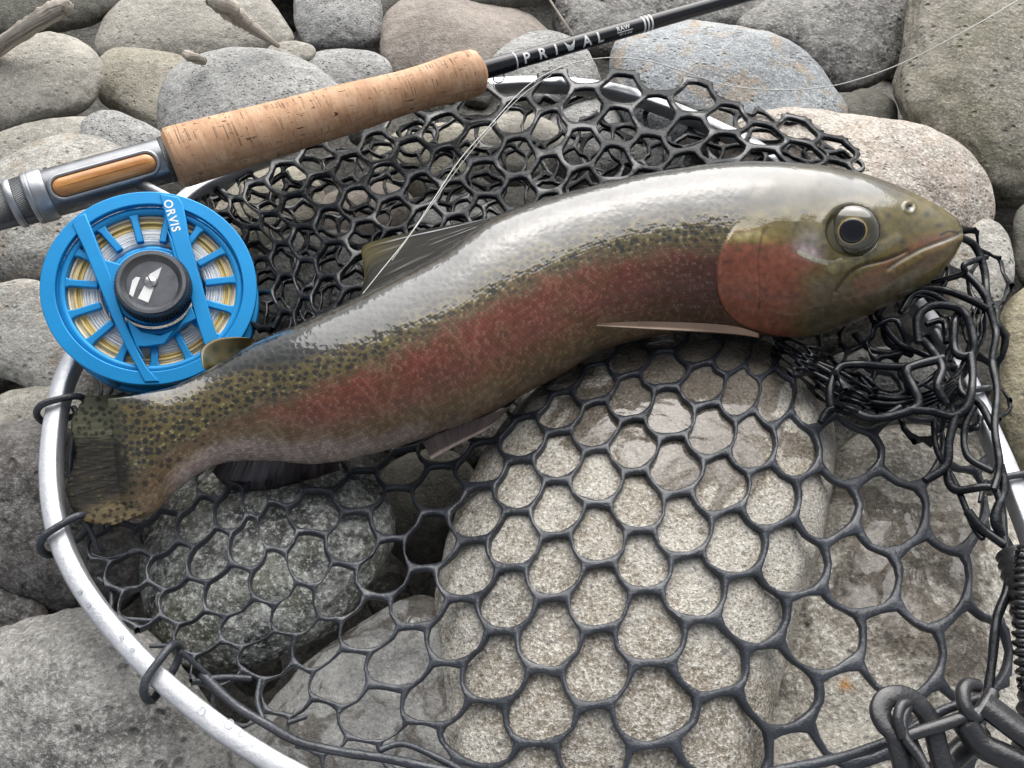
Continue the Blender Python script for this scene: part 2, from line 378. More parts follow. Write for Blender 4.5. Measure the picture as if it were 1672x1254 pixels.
S([(994,95),(1008,62),(1055,42),(1120,34),(1200,41),(1268,58),(1320,92),(1362,140),(1386,188),(1340,235),(1200,262),(1070,240),(1004,170)], M['blue'], 'large blue grey stone with dark wet marks under the looping fishing line', dz=0.004)
S([(1196,42),(1240,8),(1300,-25),(1400,-40),(1474,-15),(1486,40),(1476,100),(1430,140),(1375,152),(1330,128),(1280,90),(1230,62)], M['rough'], 'rough dark grey stone at the top edge left of the big brown stone', dz=-0.008)
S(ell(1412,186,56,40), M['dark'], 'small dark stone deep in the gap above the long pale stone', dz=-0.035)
S([(1480,10),(1500,-50),(1600,-90),(1740,-60),(1800,80),(1790,230),(1730,325),(1660,345),(1600,325),(1535,262),(1480,200),(1460,135),(1474,70)], M['bigbrown'], 'huge pitted brown stone filling the top right corner', dz=0.02, sub_=6, rough_amp=0.02)
S([(1172,250),(1190,212),(1240,184),(1320,177),(1410,190),(1500,204),(1568,236),(1610,285),(1618,335),(1603,385),(1560,425),(1480,445),(1330,430),(1220,360)], M['pale'], 'long pale pinkish stone behind the head of the trout', dz=0.0, tf=0.72, sub_=6)
S([(1540,470),(1562,405),(1592,364),(1622,360),(1648,392),(1657,440),(1640,490),(1608,535),(1565,545)], M['left'], 'pale grey stone beside the snout of the trout at the right', dz=-0.012)
S(ell(1700,400,48,85), M['dark'], 'dark stone at the right edge under the huge brown stone', dz=-0.03)
S([(1628,540),(1655,482),(1710,465),(1770,560),(1760,690),(1700,770),(1660,765),(1630,715),(1618,640)], M['olive'], 'olive brown stone at the right edge outside the net hoop', dz=0.0)
S([(-40,235),(30,205),(95,193),(150,192),(165,218),(120,262),(0,285),(-50,270)], M['warm'], 'half hidden grey stone at the left edge above the white mottled stone', dz=-0.008)
S([(128,208),(150,186),(185,180),(218,192),(262,216),(278,245),(235,272),(165,262),(134,236)], M['grey'], 'small pitted grey stone above the metal reel seat', dz=-0.002)
S([(-60,330),(-30,285),(20,250),(80,222),(130,218),(185,232),(232,262),(262,330),(250,410),(180,455),(90,478),(0,462),(-50,410)], M['left'], 'whitish mottled stone under the metal butt of the rod', dz=0.002)
S([(-60,520),(-30,475),(20,458),(65,462),(95,495),(120,540),(150,600),(150,660),(100,668),(40,632),(-10,610),(-50,570)], M['left'], 'pale stone at the left edge left of the blue reel', dz=0.0)
S([(-50,690),(-10,650),(50,632),(120,640),(150,690),(110,740),(20,740),(-40,730)], M['warm'], 'light grey stone left of the hoop below the reel', dz=-0.012)
S([(-60,760),(-20,705),(50,688),(115,700),(160,770),(210,850),(238,925),(210,985),(130,1004),(60,990),(0,965),(-50,900)], M['umber'], 'dark umber stone outside the left side of the hoop', dz=0.0, tf=0.8, rough_amp=0.02)
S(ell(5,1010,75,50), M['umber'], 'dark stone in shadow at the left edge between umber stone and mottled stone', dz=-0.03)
S([(-80,1120),(-40,1045),(40,1015),(120,996),(195,1008),(262,1050),(320,1120),(358,1190),(362,1290),(260,1370),(60,1390),(-70,1300)], M['corner'], 'large rough mottled stone with dark patches in the bottom left corner', dz=0.0, sub_=6, lie=0.6, rough_amp=0.022)
S([(222,905),(238,840),(290,775),(390,735),(510,735),(600,765),(642,825),(644,885),(604,960),(545,1030),(440,1076),(340,1100),(268,1078),(234,1000)], M['green'], 'wet dark green stone under the net beneath the tail', dz=-0.006, lie=0.8, tf=0.7, sub_=6)
S([(340,1260),(440,1150),(500,1085),(570,1030),(640,985),(700,970),(760,1020),(790,1150),(770,1290),(640,1370),(440,1370)], M['slab'], 'smooth dark grey stone with damp spots left of the big speckled stone', dz=-0.022, tf=0.6, sub_=6, lie=0.8)
S([(1000,556),(1100,540),(1200,545),(1285,578),(1335,640),(1358,730),(1346,840),(1312,970),(1272,1110),(1240,1240),(1200,1370),(1050,1420),(880,1410),(745,1330),(724,1170),(714,1020),(726,910),(762,800),(830,690),(910,610)], M['granite'], 'very large speckled granite stone under the middle of the net', dz=0.004, tf=0.55, sub_=6, amp=0.02, lie=0.85, p=2.2)
S([(1252,1050),(1300,880),(1352,760),(1420,708),(1520,696),(1604,735),(1664,830),(1700,1000),(1712,1200),(1690,1350),(1450,1400),(1250,1370),(1225,1220)], M['sand'], 'large buff stone with an orange speck under the right part of the net', dz=-0.036, tf=0.5, sub_=6, rough_amp=0.02, lie=0.85)
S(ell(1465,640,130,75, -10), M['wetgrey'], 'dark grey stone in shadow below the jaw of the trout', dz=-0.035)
S(ell(520,465,120,95, 10), M['wetgrey'], 'wet dark grey stone seen through the net behind the dorsal fin', dz=-0.02)
S(ell(700,265,100,62, 15), M['warm2'], 'tan stone seen through the net below the cork grip', dz=-0.02)
S(ell(845,245,78,62), M['warm'], 'light grey stone seen through the net above the back of the trout', dz=-0.022)
S(ell(955,230,70,75), M['grey'], 'mid grey stone seen through the net left of the big blue grey stone', dz=-0.03)
S(ell(440,345,95,70, 20), M['warm2'], 'buff grey stone seen through the net between reel and cork grip', dz=-0.02)
S(ell(590,350,85,52, 10), M['brown'], 'brownish stone seen through the net above the dorsal fin', dz=-0.025)
S(ell(1080,250,85,60), M['wetgrey'], 'dark wet stone seen through the net above the middle of the trout', dz=-0.035)
S(ell(270,560,110,80), M['left'], 'pale stone seen through the gaps of the blue reel', dz=-0.03)
S(ell(720,380,110,70), M['grey'], 'grey stone under the net in front of the dorsal fin', dz=-0.04)
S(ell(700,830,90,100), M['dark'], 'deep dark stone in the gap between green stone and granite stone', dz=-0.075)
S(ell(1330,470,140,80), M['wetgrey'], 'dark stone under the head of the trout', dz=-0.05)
bvh = BVHTree.FromPolygons(np.concatenate(BV).tolist(), np.concatenate(BF).tolist())
hit_ = bvh.ray_cast(Vector(CAM), Vector(unit(rayv(1380, 1118))))[0]
M['sand'].node_tree.nodes['speck'].inputs[1].default_value = hit_

# riverbed: one rolling sheet far beyond the frame, and a mass of small cobbles and gravel on it
bedm = stone_mat('riverbed_gravel', (0.13, 0.125, 0.11), (0.05, 0.048, 0.042), (0.22, 0.21, 0.19), 0.5, 240, 0.8, 60, 1.0, bscale=9, seed=21)
gx = np.concatenate([-np.geomspace(60, 1.4, 16), np.linspace(-1.2, 1.2, 61), np.geomspace(1.4, 60, 16)])
GX, GY = np.meshgrid(gx, gx, indexing='ij'); GZ = -0.15+0.012*fbm(np.stack([GX*6, GY*6, 0*GX], -1), 3)
n_ = len(gx); ii, jj = np.meshgrid(np.arange(n_-1), np.arange(n_-1), indexing='ij')
Qb = np.stack([ii*n_+jj, (ii+1)*n_+jj, (ii+1)*n_+jj+1, ii*n_+jj+1], -1).reshape(-1, 4)
mesh_np('riverbed', np.stack([GX, GY, GZ], -1).reshape(-1, 3), Qb, bedm, kind='structure', origin=(0, 0, 0))
def cobbles(name, pts, mat, sub_):
    V0, T0 = ICO[sub_]; mb = MB()
    for (x, y, z, r, fl) in pts:
        a = rng.uniform(0, 6.28); s = np.array([r*rng.uniform(.8, 1.3), r*rng.uniform(.7, 1.0), r*fl])
        V = V0*(1+0.12*fbm(V0*1.2+rng.uniform(0, 90), 2))[:, None]*s
        V = np.stack([V[:, 0]*math.cos(a)-V[:, 1]*math.sin(a), V[:, 0]*math.sin(a)+V[:, 1]*math.cos(a), V[:, 2]], 1)+[x, y, z]
        mb.add(V, T0)
    ob = mb.build(name, mat, origin=(0, 0, 0)); ob['kind'] = 'stuff'; return ob
bm3 = ICO[3]
pts = []
for i in range(170):
    x, y = rng.uniform(-0.5, 0.5), rng.uniform(-0.3, 0.62)
    pts.append((x, y, -0.135+rng.uniform(-.01, .012), rng.uniform(0.012, 0.032), 0.6))
cobbles('gravel_bed', pts, bedm, 3)
pts = []
for gx_ in np.arange(-1.5, 1.51, 0.105):
    for gy_ in np.arange(-0.7, 2.3, 0.10):
        x = gx_+rng.uniform(-.03, .03); y = gy_+rng.uniform(-.03, .03)
        u_, v_, d_ = topix(np.array([x, y, -0.03]))
        if d_ > 0.02 and -130 < u_ < 1830 and -120 < v_ < 1440: continue
        if d_ <= 0.02 and abs(x) < 0.25 and y < -0.35: pass
        pts.append((x, y, -0.05+rng.uniform(-.02, .01), rng.uniform(0.045, 0.068), 0.62))
cobbles('river_cobbles', pts, M['grey'], 3)

# ------------------------------------------------------------------ depth map of the stones and the draped net
gs = 14; PX = np.arange(-160, 1850, gs); PY = np.arange(-80, 1480, gs)
DO = np.zeros((len(PX), len(PY)))
for i, x in enumerate(PX):
    for j, y in enumerate(PY):
        v = rayv(x, y); L = float(np.linalg.norm(v)); r = bvh.ray_cast(Vector(CAM), Vector(v/L), 3.0)
        DO[i, j] = min(r[3]/L, float(depth_z(x, y, -0.11))) if r[0] is not None else float(depth_z(x, y, -0.11))
def blur(A, n):
    for _ in range(n):
        P = np.pad(A, 1, mode='edge'); A = 0.2*(P[1:-1, 1:-1]+P[:-2, 1:-1]+P[2:, 1:-1]+P[1:-1, :-2]+P[1:-1, 2:])
    return A
def drape(off, sag=2e-5, it=500):
    obs = DO-off; D = obs.copy()
    for _ in range(it):
        P = np.pad(D, 1, mode='edge'); A = 0.25*(P[:-2, 1:-1]+P[2:, 1:-1]+P[1:-1, :-2]+P[1:-1, 2:])
        D = np.minimum(obs, A+sag)
    return blur(np.minimum(D, obs), 2)
def samp(G, px, py):
    fx = np.clip((np.asarray(px)-PX[0])/gs, 0, len(PX)-1.001); fy = np.clip((np.asarray(py)-PY[0])/gs, 0, len(PY)-1.001)
    i = fx.astype(int); j = fy.astype(int); a = fx-i; b = fy-j
    return G[i, j]*(1-a)*(1-b)+G[i+1, j]*a*(1-b)+G[i, j+1]*(1-a)*b+G[i+1, j+1]*a*b
XX, YY = np.meshgrid(PX, PY, indexing='ij')
DN = drape(0.0035+0.014*sstep(1280, 1480, XX)+0.012*sstep(700, 480, XX)*sstep(740, 900, YY))

class TPS:
    def __init__(s, src, dst, lam=0.02):
        s.p = np.asarray(src, float); n = len(s.p); K = s.U(s.p[:, None]-s.p[None])+lam*np.eye(n)
        P = np.concatenate([np.ones((n, 1)), s.p], 1); A = np.zeros((n+3, n+3)); A[:n, :n] = K; A[:n, n:] = P; A[n:, :n] = P.T
        s.w = np.linalg.solve(A, np.concatenate([np.asarray(dst, float), np.zeros((3, np.shape(dst)[1]))]))
    def U(s, d): r2 = (d**2).sum(-1); return 0.5*r2*np.log(r2+1e-12)
    def __call__(s, q):
        q = np.asarray(q, float); sh = q.shape[:-1]; q = q.reshape(-1, 2); out = []
        for k in range(0, len(q), 4000):
            a = q[k:k+4000]; out.append(s.U(a[:, None]-s.p[None])@s.w[:-3]+np.concatenate([np.ones((len(a), 1)), a], 1)@s.w[-3:])
        return np.concatenate(out).reshape(*sh, 2)

def mk_rub(nm, lo, hi, coat, spec, r0, r1):
    rub = NT(nm); v = rub.coord()
    rub.l(rub.ramp(rub.noise(v, 60, 4), [(0.3, lo), (0.7, hi)]), rub.b.inputs['Base Color'])
    rub.l(rub.ramp(rub.noise(v, 45, 4), [(0.38, r0), (0.62, r1)]), rub.b.inputs['Roughness'])
    rub.l(rub.ramp(rub.noise(v, 34, 3), [(0.50, 0.0), (0.58, coat)]), rub.b.inputs['Coat Weight'])
    rub.setv(Coat_Roughness=0.05, IOR=1.5, Specular_IOR_Level=spec)
    rub.l(rub.bump(rub.math('ADD', rub.noise(v, 260, 3), rub.math('MULTIPLY', rub.noise(v, 1100, 2), .3)), 0.0007), rub.b.inputs['Normal'])
    return rub.m
RUB = mk_rub('black_rubber', (0.022, 0.025, 0.031), (0.038, 0.043, 0.052), 0.35, 0.45, 0.28, 0.45)
RUBW = mk_rub('wet_shaded_rubber', (0.006, 0.007, 0.009), (0.011, 0.013, 0.016), 0.55, 0.12, 0.16, 0.30)  # same rubber, wet; base also darkened as painted shade for the steep folds

HX = math.sqrt(3)/2
NB = [(1, 0.5), (0, 1), (-1, 0.5), (-1, -0.5), (0, -1), (1, -0.5)]     # neighbour across edge k (angle 30+60k)
def net_sheet(name, cells, warp, depthf, wf, hh, parent, N=24, K=7, beta=0.32, jit=0.025, js=0.0, mat=None, bowf=0.075):
    """honeycomb of rubber: cells = set of (c, Y); warp lattice->pixels; depthf(px,py); wf(px,py) half strut width"""
    cells = set(cells); th = np.arange(N)/N*2*math.pi
    # flat-top hexagon: corners at 0,60,..; edge normals at 30+60k
    rel = (np.mod(th, math.pi/3)-math.pi/6); rh = 0.5/np.cos(rel)
    phs = np.linspace(-math.pi/2, math.pi/2, K)
    L = []; HH = []; sect = []; tasks = []
    for (c, Y) in cells: tasks.append((c, Y, None))
    for (c, Y) in cells:
        for k, (dc, dy) in enumerate(NB):
            nb = (c+dc, Y+dy)
            if nb not in cells: tasks.append((nb[0], nb[1], (k+3) % 6))
    cen = np.array([[t[0]*HX, t[1]] for t in tasks]); pc = warp(cen); wv = wf(pc[:, 0], pc[:, 1])
    Vl = []; Hl = []; Qs = []; n = 0
    for t, wc in zip(tasks, wv):
        c, Y, s_ = t
        if s_ is None: idx = np.arange(N); cl = True
        else:
            a0 = int(s_*N/6); idx = (np.arange(a0, a0+N//6+1)) % N; cl = False
        rr = rh[idx]; r_hole = (1-beta)*(0.5-wc)+beta*(rr-wc*1.1)+0.030*np.abs(np.cos(th[idx]))**6
        half = rr-r_hole
        bow = bowf*np.where(np.sin(th[idx]) > 0, 1, -1)*np.cos(rel[idx]*3)*(np.abs(np.mod(np.round(np.degrees(th[idx])-0.001), 180)-90) >= 30)
        bow = np.where(np.abs(np.sin(th[idx])) < 1e-6, 0, bow)
        R = rr[None]+bow[None]-half[None]*np.cos(phs)[:, None]**0.5
        X = c*HX+R*np.cos(th[idx])[None]; YY_ = Y+R*np.sin(th[idx])[None]
        Vl.append(np.stack([X, YY_], -1).reshape(-1, 2)); Hl.append(np.repeat(np.sign(np.sin(phs))*np.abs(np.sin(phs))**0.6, len(idx)))
        m = len(idx); i = np.arange(K-1)[:, None]; j = np.arange(m if cl else m-1)[None]; j2 = (j+1) % m
        Qs.append((np.stack([i*m+j, i*m+j2, (i+1)*m+j2, (i+1)*m+j], -1).reshape(-1, 4))+n); n += K*m
    Vl = np.concatenate(Vl); Hl = np.concatenate(Hl); Q = np.concatenate(Qs)
    key = np.round(np.concatenate([Vl, Hl[:, None]], 1)*2e4).astype(np.int64)
    _, first, inv = np.unique(key, axis=0, return_index=True, return_inverse=True); inv = inv.ravel()
    Vl = Vl[first]; Hl = Hl[first]; Q = inv[Q]
    q3 = np.concatenate([Vl*0.9, np.full((len(Vl), 1), js)], 1)
    Vj = Vl+jit*np.stack([pnoise(q3*2+3.1), pnoise(q3*2+9.7)], -1)+jit*0.5*np.stack([pnoise(q3*5+1.1), pnoise(q3*5+5.7)], -1)
    def P(a):
        p = warp(a); return at_d(p[:, 0], p[:, 1], depthf(p[:, 0], p[:, 1]))
    e = 0.12; p0 = P(Vj); nx = P(Vj+[e, 0])-P(Vj-[e, 0]); ny = P(Vj+[0, e])-P(Vj-[0, e]); nn = unit(np.cross(ny, nx))
    s_ = np.sign((nn*(CAM-p0)).sum(-1)); nn *= s_[:, None]
    hj = hh*(1+0.15*pnoise(q3*3))
    return mesh_np(name, p0+nn*(Hl*hj)[:, None], Q, mat or RUB, parent)

net = thing('landing_net', tuple(at_z(836, 760, 0.0)), 'landing net with silver oval hoop and black rubber honeycomb mesh under the trout', 'landing net')
FRONT = {(0,0):(978,871),(0,1):(978,971),(0,2):(977,1088),(0,3):(973,1216),(1,.5):(1050,913),(1,1.5):(1058,1024),(1,2.5):(1059,1147),
(-1,.5):(906,922),(-1,1.5):(898,1032),(-1,2.5):(884,1154),(-2,0):(841,879),(-2,1):(828,978),(-2,2):(810,1088),(-2,3):(784,1202),
(-3,.5):(766,929),(-3,1.5):(747,1030),(-3,2.5):(713,1134),(-3,3.5):(677,1219),(-4,0):(702,880),(-4,1):(680,976),(-4,2):(658,1072),(-4,3):(611,1172),
(-5,.5):(631,926),(-5,1.5):(606,1019),(-5,2.5):(550,1105),(-5,3.5):(516,1186),(-6,0):(576,877),(-6,1):(545,968),(-6,2):(522,1052),(-6,3):(472,1129),
(0,-1):(974,775),(0,-2):(972,695),(0,-3):(971,625),(1,-.5):(1040,819),(1,-1.5):(1033,723),(1,-2.5):(1029,646),(1,-3.5):(1029,584),
(-1,-.5):(908,828),(-1,-1.5):(913,742),(-1,-2.5):(915,670),(-1,-3.5):(921,615),(-2,-1):(849,790),(-2,-2):(854,713),(-2,-3):(868,653),
(-3,-.5):(781,838),(-3,-1.5):(789,754),(-3,-2.5):(800,690),(-4,-1):(716,797),(-4,-2):(728,727),(-5,-.5):(648,835),(-5,-1.5):(655,762),
(-6,-1):(588,797),(-6,-2):(600,742),(2,1):(1130,954),(2,0):(1113,858),(2,2):(1162,1072),(2,3):(1189,1199),(3,.5):(1196,884),(3,1.5):(1224,994),(3,2.5):(1263,1119),
(4,1):(1289,911),(4,2):(1340,1028),(4,3):(1397,1162),(3,-.5):(1176,789),(3,-1.5):(1161,702),(3,-2.5):(1147,626),(3,-3.5):(1144,568),
(2,-1):(1101,757),(2,-2):(1093,673),(2,-3):(1083,600),(4,-1):(1228,723),(4,0):(1256,811),(4,-2):(1207,640),(4,-3):(1200,575),
(5,-.5):(1294,730),(5,-1.5):(1263,645),(5,-2.5):(1246,578),(5,.5):(1345,822),(5,1.5):(1399,934),(5,2.5):(1467,1062),(6,0):(1377,735),(6,-1):(1323,645),
(6,1):(1450,830),(6,2):(1522,951),(6,3):(1591,1065),(7,.5):(1487,732),(7,-.5):(1413,645),(7,1.5):(1556,818),(8,1):(1575,700),
(-7,.5):(506,909),(-7,1.5):(486,998),(-8,1):(449,943),(-7,-.5):(512,838),(-8,0):(445,857),(-9,.5):(407,884),(-9,1.5):(375,966),(-10,1):(345,906),
(-8,2):(407,1021),(-7,2.5):(439,1068),(-10,2):(301,985),(-9,2.5):(326,1035),(-8,3):(352,1083),(-11,1.5):(280,928),(-11,.5):(328,847),(-12,1):(258,874),
(-12,2):(211,931),(-11,2.5):(231,986),(-10,0):(380,830),(5,3.5):(1540,1200),(3,3.5):(1310,1270),(1,3.5):(1060,1285)}
src = np.array([[c*HX, y] for (c, y) in FRONT]); dst = np.array(list(FRONT.values()), float)
warpF = TPS(src, dst, 0.004)
cells = []
def inpoly(x, y, poly):
    r = False; n = len(poly)
    for i in range(n):
        x1, y1 = poly[i]; x2, y2 = poly[(i+1) % n]
        if (y1 > y) != (y2 > y) and x < (x2-x1)*(y-y1)/(y2-y1)+x1: r = not r
    return r
polyF = [(150,850),(300,740),(540,600),(780,600),(880,545),(1000,500),(1240,500),(1330,560),(1440,620),(1520,650),(1600,700),(1618,830),(1620,960),(1612,1120),(1570,1230),(1420,1330),(700,1330),(480,1215),(330,1110),(230,1010),(165,930)]
for c in range(-14, 12):
    for k in range(-8, 9):
        Y = k+(0.5 if c % 2 else 0)
        p = warpF(np.array([[c*HX, Y]]))[0]
        if (c, Y) in FRONT and (c, Y) != (8, 1): cells.append((c, Y))
        elif inpoly(p[0], p[1], polyF): cells.append((c, Y))
wF = lambda x, y: 0.036+0.010*sstep(480, 760, x)+0.007*sstep(1150, 1500, x)
net_sheet('rubber_mesh', cells, warpF, lambda x, y: samp(DN, x, y), wF, 0.0022, net, jit=0.04)

BACK = {(0,0):(951,171),(0,1):(949,243),(-1,-.5):(901,147),(-1,.5):(894,214),(-1,1.5):(896,285),(-2,0):(844,191),(-2,1):(846,256),(-3,.5):(784,231),(-3,1.5):(792,291),
(-4,0):(723,211),(-4,1):(728,268),(-4,2):(743,323),(-5,-.5):(660,205),(-5,.5):(673,254),(-5,1.5):(690,313),(-6,0):(616,241),(-6,1):(631,293),(-7,.5):(575,278),
(1,-.5):(1015,147),(1,.5):(1008,204),(1,1.5):(1001,265),(2,0):(1068,184),(2,1):(1060,253),(3,-.5):(1136,160),(3,.5):(1122,218),(4,0):(1188,195),(4,1):(1180,240),
(5,.5):(1245,222),(6,0):(1300,215),(6,1):(1310,250),(7,.5):(1362,245),(-8,0):(520,262),(-8,1):(530,310),(-9,.5):(470,290),(-9,1.5):(488,345),(-9,2.5):(500,395),(-10,1):(425,325),
(-7,1.5):(583,335),(-7,2.5):(600,385),(-10,3):(465,425),(-8,3):(545,425),(-8,4):(530,480),(-10,4):(470,475),(-9,4.5):(500,520),(-11,2.5):(425,395),(-11,3.5):(430,450),(-6,3):(640,400)}
src = np.array([[c*HX, y] for (c, y) in BACK]); dst = np.array(list(BACK.values()), float)
warpB = TPS(src, dst, 0.01)
polyB = [(330,330),(420,275),(560,235),(700,190),(840,150),(900,135),(1000,135),(1120,140),(1240,180),(1330,205),(1420,270),(1400,320),(1100,320),(900,380),(700,420),(640,520),(520,560),(420,520),(400,420)]
cells = []
for c in range(-14, 11):
    for k in range(-4, 8):
        Y = k+(0.5 if c % 2 else 0); p = warpB(np.array([[c*HX, Y]]))[0]
        if (c, Y) in BACK or inpoly(p[0], p[1], polyB): cells.append((c, Y))
def zB(x, y):       # the far wall of the bag stands up behind the fish
    top = np.interp(x, [300, 420, 560, 700, 840, 900, 1000, 1120, 1240, 1330, 1450], [320, 275, 235, 190, 150, 132, 130, 140, 178, 205, 280])
    t = np.clip((np.asarray(y)-top)/150, -0.2, 1.2)
    return 0.014+0.026*np.sin(np.clip(t*1.4+0.25, 0, 2.6))
D1 = lambda x, y: np.minimum(depth_z(x, y, zB(x, y)*np.interp(x, [380, 560], [0.35, 1.0])), samp(DO, x, y)-0.004)
net_sheet('rubber_mesh', cells, warpB, D1, lambda x, y: 0.068+0*x, 0.0019, net, beta=0.25, js=5, mat=RUBW, bowf=0.05)
# lower layers of the folded bag, lying on the stones behind the first
def shifted(w0, ang, sc, off, ctr=(-1.5, 0.8)):
    ca, sa = math.cos(ang)*sc, math.sin(ang)*sc; R = np.array([[ca, -sa], [sa, ca]]); ctr = np.array(ctr)
    return lambda q: w0((np.asarray(q)-ctr)@R.T+ctr+np.array(off))
polyB2 = [(345,345),(430,285),(560,245),(700,200),(840,160),(980,145),(1120,150),(1250,190),(1400,262),(1350,300),(1000,320),(820,360),(640,440),(600,540),(480,560),(420,500),(415,420)]
DB2 = drape(0.004, 4e-5)
for k_, (an, sc, of) in enumerate(((0.5, 1.05, (0.3, 0.3)), (-0.35, 0.9, (-0.4, 0.1)))):
    w2 = shifted(warpB, an, sc, of); cl = []
    for c in range(-20, 16):
        for k in range(-9, 12):
            Y = k+(0.5 if c % 2 else 0); p = w2(np.array([[c*HX, Y]]))[0]
            if inpoly(p[0], p[1], polyB2) and (k_ == 0 or p[1] > np.interp(p[0], [345, 700, 1400], [330, 215, 230])-0): cl.append((c, Y))
    offk = 0.012 if k_ else 0.004
    net_sheet('rubber_mesh', cl, w2, lambda x, y: np.minimum(samp(DB2, x, y), depth_z(x, y, -0.004 if k_ == 0 else 0.006)), lambda x, y: 0.055+0*x, 0.0016, net, beta=0.3, jit=0.09, js=11+k_, mat=RUBW)
# crumpled mesh at the right, below the snout
RC = {(0,0):(1500,520),(1,.5):(1555,560),(-1,.5):(1445,550),(0,1):(1500,590),(1,-.5):(1560,480),(-1,-.5):(1450,495),(2,0):(1605,540),(2,1):(1612,640),(1,1.5):(1560,650),(-2,0):(1400,540),(0,-1):(1520,450)}
warpC = TPS(np.array([[c*HX, y] for (c, y) in RC]), np.array(list(RC.values()), float), 0.01)
cl = [(c, k+(0.5 if c % 2 else 0)) for c in range(-2, 3) for k in range(-2, 3)]
DC1 = lambda x, y: depth_z(x, y, 0.006+0.012*np.sin(np.asarray(x)*0.04)*np.cos(np.asarray(y)*0.035))
net_sheet('rubber_mesh', [q for q in cl if inpoly(*warpC(np.array([[q[0]*HX, q[1]]]))[0], [(1380,520),(1560,400),(1620,440),(1640,720),(1560,720),(1400,620)])], warpC, DC1, lambda x, y: 0.050+0*x, 0.0016, net, beta=0.3, jit=0.10, js=2, mat=RUBW)
KC = catmull(np.array([(1262,556),(1320,592),(1380,632),(1440,655),(1505,655),(1560,618),(1590,560),(1588,500)], float), 20)
def warpK(q):
    q = np.asarray(q, float); t = np.clip(q[..., 0]/(12*HX), 0, .999)*(len(KC)-1); i = t.astype(int); f = (t-i)[..., None]; p = KC[i]*(1-f)+KC[np.minimum(i+1, len(KC)-1)]*f
    d = KC[np.minimum(i+3, len(KC)-1)]-KC[np.maximum(i-3, 0)]; d = d/np.linalg.norm(d, axis=-1, keepdims=True); nn_ = np.stack([-d[..., 1], d[..., 0]], -1)
    wd = 9+6*np.sin(t*.045); return p+nn_*((q[..., 1]-1.5)*wd)[..., None]
net_sheet('rubber_mesh', [(c, k+(0.5 if c % 2 else 0)) for c in range(1, 12) for k in range(0, 4)], warpK, lambda x, y: depth_z(x, y, 0.010+0.010*np.sin(np.asarray(x)*.05+np.asarray(y)*.03)), lambda x, y: 0.085+0*x, 0.0016, net, beta=0.3, jit=0.12, js=21, mat=RUBW)

def strand(mb, pts, rpx, n=8, seg=8, z=None, flat=1.0):
    """pts (px, py, z)"""
    P = catmull(np.array(pts, float), n); d = depth_z(P[:, 0], P[:, 1], P[:, 2]); C = at_d(P[:, 0], P[:, 1], d)
    r = 0.88*rpx*d/F*(1+0.12*pnoise(np.stack([P[:, 0]*.03, P[:, 1]*.03, 0*P[:, 0]], 1)))
    tube(mb, C, r, seg)
def strands(lst, name='rubber_strand', joined=False):
    for pts, r in lst:
        mb = MB(); strand(mb, pts, r); mb.build(name, RUBW if name == 'rubber_strand' else RUB, net)
